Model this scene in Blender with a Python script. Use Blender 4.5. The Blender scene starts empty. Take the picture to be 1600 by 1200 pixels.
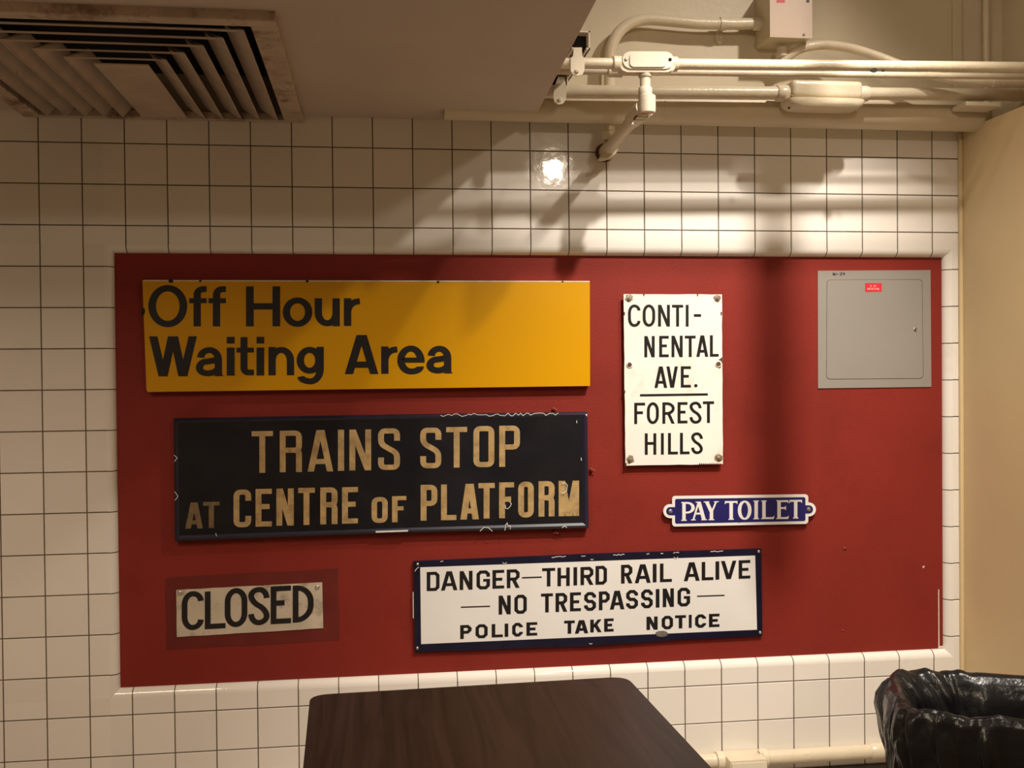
import bpy, bmesh, math, random
from mathutils import Vector, Matrix, noise
random.seed(7)
C = bpy.context.scene.collection
SC = bpy.context.scene

# ------------------------------------------------------------------ camera
F = 1620.0
CAM = Vector((0.87276, -2.88750, 1.29506))
RC = Matrix(((0.9912103467, -0.1319644518, -0.0093505059),
             (-0.0110525445, -0.0121711134, -0.9998648435),
             (0.1318328099, 0.9911797251, -0.0135226765)))
cd = bpy.data.cameras.new('camera'); cam = bpy.data.objects.new('camera', cd); C.objects.link(cam)
cd.sensor_width = 36.0; cd.lens = F / 1600 * 36.0; cd.clip_start = 0.02
m3 = RC.transposed() @ Matrix(((1, 0, 0), (0, -1, 0), (0, 0, -1)))
cam.matrix_world = Matrix.Translation(CAM) @ m3.to_4x4()
SC.camera = cam

# ------------------------------------------------------------------ world, lights, exposure
w = bpy.data.worlds.new('world'); SC.world = w; w.use_nodes = True
w.node_tree.nodes['Background'].inputs[0].default_value = (1.0, 0.78, 0.55, 1)
w.node_tree.nodes['Background'].inputs[1].default_value = 0.02
SC.view_settings.view_transform = 'Standard'; SC.view_settings.look = 'None'
SC.view_settings.exposure = 0.0; SC.view_settings.gamma = 1.0
SC.view_settings.use_curve_mapping = False

def lamp(name, kind, loc, energy, color, size=0.1, target=None, size_y=None, spot=None, blend=0.3):
    d = bpy.data.lights.new(name, kind); d.energy = energy; d.color = color
    if kind == 'AREA':
        d.size = size
        if size_y: d.shape = 'RECTANGLE'; d.size_y = size_y
        else: d.shape = 'DISK'
    else: d.shadow_soft_size = size
    if kind == 'SPOT': d.spot_size = spot; d.spot_blend = blend
    o = bpy.data.objects.new(name, d); C.objects.link(o); o.location = loc
    if target is not None:
        o.rotation_euler = (Vector(target) - Vector(loc)).to_track_quat('-Z', 'Y').to_euler()
    return o
KEY = (2.0, -1.60, 3.10)
lamp('bay_flood_lamp', 'SPOT', KEY, 340, (1.0, 0.91, 0.80), 0.035, (1.87, 0, 0.76), spot=math.radians(53.5), blend=1.0)
lamp('corner_flood_lamp', 'SPOT', (2.42, -1.15, 3.02), 92, (1.0, 0.89, 0.76), 0.04, (1.42, 0, 1.0), spot=math.radians(74), blend=1.0)
lamp('ceiling_light_panel', 'AREA', (-0.5, -2.65, 3.05), 42, (1.0, 0.80, 0.60), 0.9, (-0.5, -0.4, 0.6), size_y=0.9)
lamp('ceiling_spot_lamp', 'SPOT', (1.83, -2.57, 2.36), 22, (1.0, 0.84, 0.66), 0.035, (1.6, 0, 1.5), spot=math.radians(100), blend=0.6)

# ------------------------------------------------------------------ pixel helpers (1600x1200 frame -> point on a real plane)
def ray(x, y): return RC.transposed() @ Vector(((x - 800) / F, (y - 600) / F, 1))
def onY(x, y, o):
    d = ray(x, y); return CAM + d * ((-o - CAM.y) / d.y)
def onZ(x, y, z):
    d = ray(x, y); return CAM + d * ((z - CAM.z) / d.z)

# ------------------------------------------------------------------ materials
def mat(name, col, rough=0.5, metal=0.0, var=0.0, vscale=8.0, bump=0.0, bscale=60.0, dirt=None, dscale=6.0, dlo=0.55, dhi=0.75, spec=0.5, coat=0.0, rvar=0.0):
    m = bpy.data.materials.new(name); m.use_nodes = True
    nt = m.node_tree; N = nt.nodes; L = nt.links; b = N['Principled BSDF']
    b.inputs['Base Color'].default_value = (*col, 1); b.inputs['Roughness'].default_value = rough
    b.inputs['Metallic'].default_value = metal; b.inputs['Specular IOR Level'].default_value = spec
    b.inputs['Coat Weight'].default_value = coat; b.inputs['Coat Roughness'].default_value = 0.08
    tc = N.new('ShaderNodeTexCoord')
    out = None
    if var > 0:
        n = N.new('ShaderNodeTexNoise'); n.inputs['Scale'].default_value = vscale; n.inputs['Detail'].default_value = 6
        L.new(tc.outputs['Object'], n.inputs['Vector'])
        r = N.new('ShaderNodeValToRGB')
        r.color_ramp.elements[0].position = 0.3; r.color_ramp.elements[1].position = 0.7
        r.color_ramp.elements[0].color = (*[c * (1 - var) for c in col], 1)
        r.color_ramp.elements[1].color = (*[min(1, c * (1 + var)) for c in col], 1)
        L.new(n.outputs[0], r.inputs[0]); out = r.outputs[0]
        if rvar:
            mr = N.new('ShaderNodeMapRange'); mr.inputs[3].default_value = max(0, rough - rvar); mr.inputs[4].default_value = rough + rvar
            L.new(n.outputs[0], mr.inputs[0]); L.new(mr.outputs[0], b.inputs['Roughness'])
    if dirt:
        n2 = N.new('ShaderNodeTexNoise'); n2.inputs['Scale'].default_value = dscale; n2.inputs['Detail'].default_value = 9; n2.inputs['Roughness'].default_value = 0.7
        L.new(tc.outputs['Object'], n2.inputs['Vector'])
        r2 = N.new('ShaderNodeValToRGB'); r2.color_ramp.elements[0].position = dlo; r2.color_ramp.elements[1].position = dhi
        L.new(n2.outputs[0], r2.inputs[0])
        mx = N.new('ShaderNodeMix'); mx.data_type = 'RGBA'
        L.new(r2.outputs[0], mx.inputs[0])
        if out: L.new(out, mx.inputs[6])
        else: mx.inputs[6].default_value = (*col, 1)
        mx.inputs[7].default_value = (*dirt, 1); out = mx.outputs[2]
    if out: L.new(out, b.inputs['Base Color'])
    if bump > 0:
        n3 = N.new('ShaderNodeTexNoise'); n3.inputs['Scale'].default_value = bscale; n3.inputs['Detail'].default_value = 4
        L.new(tc.outputs['Object'], n3.inputs['Vector'])
        bp = N.new('ShaderNodeBump'); bp.inputs['Strength'].default_value = bump; bp.inputs['Distance'].default_value = 0.01
        L.new(n3.outputs[0], bp.inputs['Height']); L.new(bp.outputs[0], b.inputs['Normal'])
    return m

def tile_mat():
    m = mat('glazed_tile', (0.84, 0.80, 0.735), 0.06, var=0.04, vscale=1.7, bump=0.05, bscale=14, dirt=(0.55, 0.49, 0.40), dscale=2.6, dlo=0.60, dhi=0.95)
    nt = m.node_tree; N = nt.nodes; L = nt.links; b = N['Principled BSDF']
    g = N.new('ShaderNodeNewGeometry'); hs = N.new('ShaderNodeHueSaturation')
    mr = N.new('ShaderNodeMapRange'); mr.inputs[3].default_value = 0.955; mr.inputs[4].default_value = 1.03
    L.new(g.outputs['Random Per Island'], mr.inputs[0]); L.new(mr.outputs[0], hs.inputs['Value'])
    src = b.inputs['Base Color'].links[0].from_socket
    L.new(src, hs.inputs['Color']); L.new(hs.outputs[0], b.inputs['Base Color'])
    return m

def wood_mat():
    m = bpy.data.materials.new('walnut_laminate'); m.use_nodes = True
    nt = m.node_tree; N = nt.nodes; L = nt.links; b = N['Principled BSDF']
    tc = N.new('ShaderNodeTexCoord'); mp = N.new('ShaderNodeMapping'); mp.inputs['Scale'].default_value = (38, 1.9, 1)
    L.new(tc.outputs['Object'], mp.inputs[0])
    n = N.new('ShaderNodeTexNoise'); n.inputs['Scale'].default_value = 1.0; n.inputs['Detail'].default_value = 7; n.inputs['Distortion'].default_value = 0.9; n.inputs['Roughness'].default_value = 0.62
    L.new(mp.outputs[0], n.inputs[0])
    r = N.new('ShaderNodeValToRGB'); r.color_ramp.elements[0].position = 0.36; r.color_ramp.elements[1].position = 0.66
    r.color_ramp.elements[0].color = (0.015, 0.008, 0.010, 1); r.color_ramp.elements[1].color = (0.056, 0.031, 0.032, 1)
    L.new(n.outputs[0], r.inputs[0]); L.new(r.outputs[0], b.inputs['Base Color'])
    b.inputs['Roughness'].default_value = 0.42
    return m

M = {}
M['tile'] = tile_mat()
M['grout'] = mat('dark_grout', (0.10, 0.065, 0.035), 0.9, var=0.3, vscale=40)
M['cream'] = mat('cream_paint', (0.66, 0.57, 0.41), 0.42, var=0.06, vscale=5, bump=0.05, bscale=60)
M['pipe'] = mat('cream_gloss_paint', (0.70, 0.61, 0.45), 0.30, var=0.08, vscale=14, bump=0.10, bscale=120, dirt=(0.30, 0.21, 0.12), dscale=16, dlo=0.66, dhi=0.80)
M['pale'] = mat('pale_paint', (0.72, 0.64, 0.50), 0.35, var=0.05, vscale=20, bump=0.08, bscale=90)
M['soffit'] = mat('tan_ceiling_paint', (0.56, 0.48, 0.40), 0.75, var=0.05, vscale=3, bump=0.1, bscale=40)
M['yellow_wall'] = mat('yellow_wall_paint', (0.68, 0.54, 0.31), 0.6, var=0.04, vscale=3, bump=0.05, bscale=50, dirt=(0.20, 0.12, 0.05), dscale=26, dlo=0.76, dhi=0.80)
M['vent'] = mat('dusty_vent_metal', (0.50, 0.40, 0.31), 0.6, var=0.12, vscale=12, dirt=(0.14, 0.09, 0.06), dscale=22, dlo=0.62, dhi=0.78)
M['rustvent'] = mat('rusty_vent_frame', (0.52, 0.42, 0.32), 0.65, var=0.15, vscale=14, bump=0.25, bscale=60, dirt=(0.20, 0.10, 0.065), dscale=11, dlo=0.50, dhi=0.66)
M['dark'] = mat('dark_void', (0.012, 0.010, 0.009), 0.9, var=0.2)  # near-black for painted shade in hollows, for holes and dark screws
M['red'] = mat('red_board_paint', (0.222, 0.023, 0.0155), 0.55, spec=0.22, var=0.06, vscale=3.5, bump=0.08, bscale=180, dirt=(0.165, 0.018, 0.012), dscale=3.0, dlo=0.52, dhi=0.80)
M['redspot'] = mat('red_painted_screw', (0.30, 0.05, 0.035), 0.5, var=0.2, vscale=60)
M['yellow'] = mat('yellow_enamel', (0.64, 0.315, 0.001), 0.28, var=0.03, vscale=3)
M['yellow_edge'] = mat('pale_chipped_edge', (0.70, 0.60, 0.42), 0.5, var=0.15, vscale=40)
M['ink'] = mat('black_enamel', (0.012, 0.011, 0.012), 0.35, var=0.2, vscale=20)
M['navy'] = mat('dark_navy_enamel', (0.008, 0.008, 0.011), 0.34, spec=0.35, var=0.35, vscale=5, dirt=(0.020, 0.019, 0.019), dscale=4, dlo=0.45, dhi=0.8)
M['navyrim'] = mat('navy_enamel_rim', (0.011, 0.010, 0.030), 0.36, var=0.3, vscale=10)
M['gold'] = mat('aged_gold_lettering', (0.44, 0.30, 0.13), 0.5, var=0.22, vscale=26, dirt=(0.24, 0.13, 0.05), dscale=30, dlo=0.50, dhi=0.72)
M['goldfade'] = mat('faded_gold_lettering', (0.20, 0.13, 0.055), 0.5, var=0.35, vscale=26, dirt=(0.06, 0.04, 0.025), dscale=26, dlo=0.45, dhi=0.65)
M['chip'] = mat('bare_chip', (0.72, 0.70, 0.64), 0.5, var=0.1, vscale=60)
M['white'] = mat('white_enamel', (0.80, 0.785, 0.76), 0.25, var=0.03, vscale=6)
M['aged'] = mat('aged_white_enamel', (0.86, 0.83, 0.76), 0.28, var=0.04, vscale=8, dirt=(0.55, 0.41, 0.24), dscale=6, dlo=0.54, dhi=0.88)
M['grimy'] = mat('grimy_white_paint', (0.58, 0.50, 0.39), 0.5, var=0.12, vscale=14, dirt=(0.16, 0.115, 0.075), dscale=15, dlo=0.53, dhi=0.74)
M['blue'] = mat('cobalt_enamel', (0.020, 0.018, 0.125), 0.25, var=0.1, vscale=10)
M['bordernavy'] = mat('navy_border_enamel', (0.010, 0.0095, 0.026), 0.28, var=0.25, vscale=12)
M['rust'] = mat('rust', (0.11, 0.045, 0.020), 0.85, var=0.4, vscale=90, bump=0.4, bscale=150)
M['ruststain'] = mat('pale_rust_stain', (0.34, 0.22, 0.12), 0.7, var=0.5, vscale=110)
M['steel'] = mat('zinc_steel', (0.55, 0.53, 0.48), 0.35, metal=0.9, var=0.15, vscale=80)
M['gray'] = mat('gray_cabinet_paint', (0.27, 0.25, 0.222), 0.45, var=0.03, vscale=4)
M['stickred'] = mat('red_sticker', (0.62, 0.03, 0.045), 0.4, var=0.05)
M['stickink'] = mat('pink_print', (0.78, 0.40, 0.38), 0.5, var=0.05)
M['pink'] = mat('pinkish_box_front', (0.66, 0.52, 0.42), 0.5, var=0.04, vscale=10)  # box front toned pinker than its cream body
M['wood'] = wood_mat()
M['edge'] = mat('dark_edge_band', (0.022, 0.014, 0.012), 0.45, var=0.2)
M['iron'] = mat('black_cast_iron', (0.03, 0.03, 0.03), 0.5, var=0.2, bump=0.1)
M['floor'] = mat('floor_tile', (0.42, 0.37, 0.32), 0.45, var=0.15, vscale=3)
M['base'] = mat('dark_cove_base', (0.05, 0.042, 0.036), 0.5, var=0.2, vscale=14)
M['room'] = mat('room_paint', (0.58, 0.51, 0.42), 0.8, var=0.04, vscale=2)
M['bin'] = mat('gray_plastic', (0.06, 0.06, 0.065), 0.5, var=0.1)
def bag_mat():
    m = mat('black_bag_film', (0.012, 0.012, 0.013), 0.25, spec=0.35, bump=0.22, bscale=40)
    return m
M['bag'] = bag_mat()

# ------------------------------------------------------------------ object helpers
SPLIT = {'chip', 'screw', 'nail_hole', 'hole', 'scratch', 'rust_seam'}
def link(name, bm, m, parent=None, smooth=None, recalc=True):
    if name in SPLIT:          # separate marks become separate parts
        bm.verts.index_update(); bm.faces.ensure_lookup_table(); nf = len(bm.faces)
        bbs = [(Vector([min(v.co[i] for v in f.verts) for i in range(3)]), Vector([max(v.co[i] for v in f.verts) for i in range(3)])) for f in bm.faces]
        pa = list(range(nf))
        def find(a):
            while pa[a] != a: pa[a] = pa[pa[a]]; a = pa[a]
            return a
        for a in range(nf):
            for b in range(a):
                if all(bbs[a][0][i] <= bbs[b][1][i] + .0012 and bbs[b][0][i] <= bbs[a][1][i] + .0012 for i in range(3)): pa[find(a)] = find(b)
        cl = {}
        for a in range(nf): cl.setdefault(find(a), []).append(a)
        if len(cl) > 1:
            out = None
            for ids in cl.values():
                b2 = bmesh.new(); mp = {}
                for i in ids:
                    f = bm.faces[i]
                    for v in f.verts:
                        if v.index not in mp: mp[v.index] = b2.verts.new(v.co)
                    b2.faces.new([mp[v.index] for v in f.verts])
                out = link1(name, b2, m, parent, smooth, recalc)
            bm.free(); return out
    return link1(name, bm, m, parent, smooth, recalc)
def link1(name, bm, m, parent=None, smooth=None, recalc=True):
    if recalc: bmesh.ops.recalc_face_normals(bm, faces=bm.faces)
    me = bpy.data.meshes.new(name); bm.to_mesh(me); bm.free()
    for x in (m if isinstance(m, (list, tuple)) else [m]): me.materials.append(x)
    o = bpy.data.objects.new(name, me); C.objects.link(o)
    if parent is not None:
        o.parent = parent
        o.matrix_parent_inverse = Matrix.Translation(-(parent.matrix_basis.translation if parent.parent is None else Vector()))
    if smooth:
        me.polygons.foreach_set('use_smooth', [True] * len(me.polygons))
        try: me.set_sharp_from_angle(angle=smooth)
        except Exception: pass
    return o
SM = math.radians(40)
def tag(o, label, cat, group=None):
    o['label'] = label; o['category'] = cat
    if group: o['group'] = group
    return o
def thing(name, label, cat, loc, group=None):
    o = bpy.data.objects.new(name, None); C.objects.link(o); o.empty_display_size = 0.05
    o.location = loc
    return tag(o, label, cat, group)
def struct(o): o['kind'] = 'structure'; return o
def subfix(o, part):        # child of a part: world-space vertices stay put
    o.parent = part; o.matrix_parent_inverse = Matrix.Identity(4)
    o.matrix_parent_inverse = (Matrix.Translation(part.parent.matrix_basis.translation) @ part.matrix_parent_inverse).inverted() if part.parent else Matrix.Identity(4)
    return o
def nb(): return bmesh.new()
def box(bm, a, b, bevel=0.0, seg=2):
    r = bmesh.ops.create_cube(bm, size=1.0)
    a = Vector(a); b = Vector(b); c = (a + b) / 2; d = b - a
    for v in r['verts']: v.co = Vector((v.co.x * d.x, v.co.y * d.y, v.co.z * d.z)) + c
    if bevel > 0:
        es = set(e for v in r['verts'] for e in v.link_edges)
        bmesh.ops.bevel(bm, geom=list(es), offset=bevel, segments=seg, profile=0.6, affect='EDGES')
    return bm
def tube(bm, pts, r, seg=20, caps=True):
    pts = [Vector(p) for p in pts]; n = len(pts)
    rr = r if isinstance(r, (list, tuple)) else [r] * n
    t0 = (pts[1] - pts[0]).normalized()
    up = Vector((0, 0, 1)) if abs(t0.z) < 0.9 else Vector((0, 1, 0))
    nrm = t0.cross(up).normalized(); rings = []
    for i, p in enumerate(pts):
        t = (pts[min(i + 1, n - 1)] - pts[max(i - 1, 0)])
        if t.length < 1e-9: t = t0
        t.normalize(); nrm = (nrm - t * nrm.dot(t)).normalized(); bn = t.cross(nrm)
        rings.append([bm.verts.new(p + (nrm * math.cos(2 * math.pi * k / seg) + bn * math.sin(2 * math.pi * k / seg)) * rr[i]) for k in range(seg)])
    for a, b in zip(rings, rings[1:]):
        for k in range(seg): bm.faces.new((a[k], a[(k + 1) % seg], b[(k + 1) % seg], b[k]))
    if caps: bm.faces.new(rings[0]); bm.faces.new(rings[-1][::-1])
    return bm
def lathe(bm, p0, axis, prof, seg=24):
    """prof: (distance along axis, radius) pairs; repeated distance makes a step"""
    axis = Vector(axis).normalized(); up = Vector((0, 0, 1)) if abs(axis.z) < 0.9 else Vector((0, 1, 0))
    n = axis.cross(up).normalized(); b = axis.cross(n); rings = []
    for d, r in prof:
        rings.append([bm.verts.new(Vector(p0) + axis * d + (n * math.cos(2 * math.pi * k / seg) + b * math.sin(2 * math.pi * k / seg)) * max(r, 1e-5)) for k in range(seg)])
    for a, c in zip(rings, rings[1:]):
        for k in range(seg): bm.faces.new((a[k], a[(k + 1) % seg], c[(k + 1) % seg], c[k]))
    bm.faces.new(rings[0]); bm.faces.new(rings[-1][::-1])
    return bm
def spline(pts, n=8):
    P = [Vector(p) for p in pts]; P = [P[0] * 2 - P[1]] + P + [P[-1] * 2 - P[-2]]; out = []
    for i in range(1, len(P) - 2):
        for k in range(n):
            t = k / n; a, b, c, d = P[i - 1], P[i], P[i + 1], P[i + 2]
            out.append(0.5 * ((2 * b) + (c - a) * t + (2 * a - 5 * b + 4 * c - d) * t * t + (3 * b - a - 3 * c + d) * t ** 3))
    out.append(P[-2]); return out
def prism(bm, poly, o_front, thick, taper=0.0):
    """polygon in frame pixels, laid on the plane Y=-o_front and extruded towards the wall"""
    fr = [onY(x, y, o_front) for x, y in poly]
    a = [bm.verts.new(p) for p in fr]; b = [bm.verts.new(p + Vector((0, thick, 0))) for p in fr]
    bm.faces.new(a); bm.faces.new(b[::-1]); n = len(a)
    for k in range(n): bm.faces.new((a[k], a[(k + 1) % n], b[(k + 1) % n], b[k]))
    return bm
def rrect(c, r, n=6, jag=0.0):
    """rounded polygon through 4+ pixel corners"""
    out = []; N = len(c)
    rs = r if isinstance(r, (list, tuple)) else [r] * N
    for i in range(N):
        p = Vector(c[i]); a = Vector(c[i - 1]); b = Vector(c[(i + 1) % N]); rad = rs[i]
        if rad <= 0: out.append(tuple(p)); continue
        pa = p + (a - p).normalized() * rad; pb = p + (b - p).normalized() * rad
        for k in range(n + 1):
            t = k / n; q = pa * (1 - t) ** 2 + p * 2 * t * (1 - t) + pb * t * t; out.append((q.x, q.y))
    return out
def jagged(c, step=14, amp=0.7, seed=1):
    rnd = random.Random(seed); out = []
    for i in range(len(c)):
        p = Vector(c[i]); q = Vector(c[(i + 1) % len(c)]); L = (q - p).length; n = max(1, int(L / step)); nn = Vector((-(q - p).y, (q - p).x)).normalized()
        for k in range(n):
            u = p + (q - p) * (k / n) + nn * (rnd.uniform(-amp, amp) if k else 0); out.append((u.x, u.y))
    return out
def screw_head(bm, px, py, o, r, h=0.003):
    p = onY(px, py, o); lathe(bm, p, (0, -1, 0), [(-0.002, r), (h * 0.4, r), (h * 0.8, r * 0.8), (h, r * 0.45), (h * 0.8, r * 0.3)], 14)
    return bm

# ------------------------------------------------------------------ lettering: stroke glyphs drawn as polygons
def fillet(pts, rads, n, closed=False):
    P = [Vector(p) for p in pts]; N = len(P); out = []
    for i, p in enumerate(P):
        r = rads[i] if isinstance(rads, (list, tuple)) else rads
        if (not closed and i in (0, N - 1)) or r <= 0: out.append(p); continue
        a = P[i - 1]; b = P[(i + 1) % N]
        la = (a - p).length; lb = (b - p).length
        ra = min(r, la * (0.5 if closed or i > 1 else 1.0)); rb = min(r, lb * (0.5 if closed or i < N - 2 else 1.0))
        pa = p + (a - p).normalized() * ra; pb = p + (b - p).normalized() * rb
        if n == 1: out += [pa, pb]; continue
        k4 = 0.5523
        for k in range(n + 1):
            t = k / n; c1 = pa + (p - pa) * k4; c2 = pb + (p - pb) * k4
            out.append(pa * (1 - t) ** 3 + c1 * 3 * t * (1 - t) ** 2 + c2 * 3 * t * t * (1 - t) + pb * t ** 3)
    q = []
    for p in out:
        if not q or (p - q[-1]).length > 1e-4: q.append(p)
    if closed and (q[0] - q[-1]).length < 1e-4: q.pop()
    return q
def ribbon(P, w, closed=False, wh=None):
    """quads of a stroke of width w (wh: width of horizontal runs) along the path"""
    N = len(P); Ls = []; Rs = []
    def wid(t):
        if wh is None: return w
        return w * abs(t.y) ** 2 + wh * (1 - abs(t.y) ** 2)
    for i in range(N):
        if closed: t1 = (P[i] - P[i - 1]).normalized(); t2 = (P[(i + 1) % N] - P[i]).normalized()
        else:
            t1 = (P[i] - P[i - 1]).normalized() if i else (P[1] - P[0]).normalized()
            t2 = (P[i + 1] - P[i]).normalized() if i < N - 1 else t1
        n1 = Vector((-t1.y, t1.x)); n2 = Vector((-t2.y, t2.x))
        a = P[i]; hw1 = wid(t1) / 2; hw2 = wid(t2) / 2
        m = n1 + n2
        if m.length < 0.3: m = n1
        m.normalize(); c = max(0.45, m.dot(n1)); h = (hw1 + hw2) / 2 / c
        Ls.append(a + m * h); Rs.append(a - m * h)
    return [[Ls[i], Ls[(i + 1) % N], Rs[(i + 1) % N], Rs[i]] for i in range(N if closed else N - 1)]
def R_(x0, x1, y0, y1): return [Vector((x0, y0)), Vector((x1, y0)), Vector((x1, y1)), Vector((x0, y1))]
def D_(xa, ya, xb, yb, hw): return [Vector((xa - hw, ya)), Vector((xa + hw, ya)), Vector((xb + hw, yb)), Vector((xb - hw, yb))]

def glyph(ch, b, st):
    """polygons in pixels of one letter filling the box b=(x0,x1,y0,y1)"""
    x0, x1, y0, y1 = b; w = st['w']; h = st.get('h', w); r = st.get('r', 6); n = st.get('n', 1)
    H = y1 - y0; W = x1 - x0; xc = (x0 + x1) / 2
    Lx, Rx, T, B = x0 + w / 2, x1 - w / 2, y0 + h / 2, y1 - h / 2; Mi = y0 + H * st.get('mid', 0.5)
    wh = h if h != w else None; hw = w * 0.54
    rib = lambda pts, rr=r, closed=False, nn=n: ribbon(fillet(pts, rr, nn, closed), w, closed, wh)
    serif = st.get('serif')
    P = []
    if serif:
        tw, th = st['w'], st['thin']; s = st['s']
        def foot(x, y, half): return R_(x - half, x + half, y - (s if y > (y0 + y1) / 2 else 0), y + (0 if y > (y0 + y1) / 2 else s))
        if ch in 'PTILE':
            xs = {'P': x0 + s + tw / 2 + .8, 'L': x0 + tw / 2 + 1.6, 'E': x0 + tw / 2 + 1.6, 'T': xc, 'I': xc}[ch]
            P.append(R_(xs - tw / 2, xs + tw / 2, y0, y1)); fh = tw / 2 + 1.6
            if ch != 'L' and ch != 'E' or True: P.append(foot(xs, y1, fh))
            if ch != 'T': P.append(foot(xs, y0, fh))
            if ch == 'P':
                P += ribbon(fillet([(xs, y0 + th / 2), (x1 - tw / 2, y0 + th / 2), (x1 - tw / 2, y0 + .56 * H), (xs, y0 + .56 * H)], 9, 6), tw, False, th)
            if ch == 'T':
                P.append(R_(x0 + .8, x1 - .8, y0, y0 + th))
                P.append([Vector(q) for q in ((x0, y0), (x0 + 1.8, y0), (x0 + 1.4, y0 + th + 1), (x0, y0 + th + 2.2))])
                P.append([Vector(q) for q in ((x1, y0), (x1 - 1.8, y0), (x1 - 1.4, y0 + th + 1), (x1, y0 + th + 2.2))])
            if ch in 'LE':
                P.append(R_(xs, x1 - 1.2, y1 - th, y1))
                P.append([Vector(q) for q in ((x1, y1 - th - 2.4), (x1 - 1.2, y1), (x1 - 4, y1), (x1 - 2.2, y1 - th - .6))])
            if ch == 'E':
                P.append(R_(xs, x1 - 1.6, y0, y0 + th)); P.append(R_(xs, x1 - 5, y0 + .42 * H - th / 2, y0 + .42 * H + th / 2))
                P.append([Vector(q) for q in ((x1 - .4, y0 + th + 2.2), (x1 - 1.4, y0), (x1 - 4, y0), (x1 - 2.6, y0 + th + .4))])
                P.append(R_(x1 - 6, x1 - 4.6, y0 + .42 * H - 3, y0 + .42 * H + 3))
        elif ch == 'O':
            pts = [Vector((xc + (W - tw) / 2 * math.cos(a), (y0 + y1) / 2 + (H - th) / 2 * math.sin(a))) for a in [2 * math.pi * k / 36 for k in range(36)]]
            P += ribbon(pts, tw, True, th)
        elif ch == 'A':
            P.append(D_(xc - .4, y0, x0 + 3.2, y1, th * .5)); P.append(D_(xc - .2, y0, x1 - 4.2, y1, tw * .55))
            P.append(R_(x0 + .3 * W, x1 - .3 * W, y0 + .64 * H - th / 2, y0 + .64 * H + th / 2))
            P.append(foot(x0 + 3.4, y1, 3.6)); P.append(foot(x1 - 4.2, y1, 4.4)); P.append(foot(xc - 1.8, y0, 3.4))
        elif ch == 'Y':
            P.append(D_(x0 + 4, y0, xc + .4, y0 + .56 * H, tw * .55)); P.append(D_(x1 - 3.4, y0, xc + 1, y0 + .56 * H, th * .5))
            P.append(R_(xc - tw / 2 + .4, xc + tw / 2 + .4, y0 + .5 * H, y1)); P.append(foot(xc + .4, y1, tw / 2 + 1.8))
            P.append(foot(x0 + 4, y0, 4.4)); P.append(foot(x1 - 3.4, y0, 3.6))
        return P
    if ch == '-': return [R_(x0, x1, y0, y1)]
    if ch == '.':
        return [[Vector((xc + W / 2 * math.cos(a), (y0 + y1) / 2 + H / 2 * math.sin(a))) for a in [2 * math.pi * k / 12 for k in range(12)]]]
    if ch == 'A':
        t = st.get('apex', 0.30) * w
        P = [D_(xc - t, y0, x0 + hw, y1, hw), D_(xc + t, y0, x1 - hw, y1, hw)]
        yb = y0 + st.get('abar', 0.70) * H; k = (yb - y0) / H; P.append(R_(xc - t - (xc - t - x0 - hw) * k, xc + t + (x1 - hw - xc - t) * k, yb - h / 2, yb + h / 2))
    elif ch == 'V': P = [D_(x0 + hw, y0, xc - .1 * w, y1, hw), D_(x1 - hw, y0, xc + .1 * w, y1, hw)]
    elif ch == 'W':
        q = .285; P = [D_(x0 + hw, y0, x0 + q * W, y1, hw), D_(xc - .12 * w, y0, x0 + q * W + .1 * w, y1, hw), D_(xc + .12 * w, y0, x1 - q * W - .1 * w, y1, hw), D_(x1 - hw, y0, x1 - q * W, y1, hw)]
    elif ch == 'M':
        P = [R_(x0, x0 + w, y0, y1), R_(x1 - w, x1, y0, y1), D_(x0 + hw, y0, xc - .05 * w, y1, hw), D_(x1 - hw, y0, xc + .05 * w, y1, hw)]
    elif ch == 'N':
        P = [R_(x0, x0 + w, y0, y1), R_(x1 - w, x1, y0, y1), D_(x0 + hw, y0, x1 - hw, y1, hw)]
    elif ch == 'K':
        P = [R_(x0, x0 + w, y0, y1), D_(x1 - hw, y0, x0 + w * .8, y0 + .62 * H, hw), D_(x0 + .42 * W, y0 + .36 * H, x1 - hw, y1, hw)]
    elif ch == 'E': P = [R_(x0, x0 + w, y0, y1), R_(x0, x1, y0, y0 + h), R_(x0, x0 + W * st.get('emid', .86), Mi - h / 2, Mi + h / 2), R_(x0, x1, y1 - h, y1)]
    elif ch == 'F': P = [R_(x0, x0 + w, y0, y1), R_(x0, x1, y0, y0 + h), R_(x0, x0 + W * .80, Mi - h / 2, Mi + h / 2)]
    elif ch == 'L': P = [R_(x0, x0 + w, y0, y1), R_(x0, x1, y1 - h, y1)]
    elif ch == 'T': P = [R_(xc - w / 2, xc + w / 2, y0, y1), R_(x0, x1, y0, y0 + h)]
    elif ch == 'H': P = [R_(x0, x0 + w, y0, y1), R_(x1 - w, x1, y0, y1), R_(x0, x1, Mi - h / 2, Mi + h / 2)]
    elif ch == 'I': P = [R_(x0, x1, y0, y1)]
    elif ch in 'Oo' and st.get('ell') or ch == 'o':
        P = ribbon([Vector((xc + (W - w) / 2 * math.cos(a), (y0 + y1) / 2 + (H - h) / 2 * math.sin(a))) for a in [2 * math.pi * k / 40 for k in range(40)]], w, True, wh)
    elif ch == 'O': P = rib([(Rx, T), (Lx, T), (Lx, B), (Rx, B)], r, True)
    elif ch == 'D':
        P = [R_(x0, x0 + w, y0, y1)] + rib([(x0, T), (Rx, T), (Rx, B), (x0, B)], st.get('rd', r))
    elif ch == 'C':
        g = st.get('gap', .32); P = rib([(Rx, y0 + g * H), (Rx, T), (Lx, T), (Lx, B), (Rx, B), (Rx, y1 - g * H)])
    elif ch == 'G':
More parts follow.
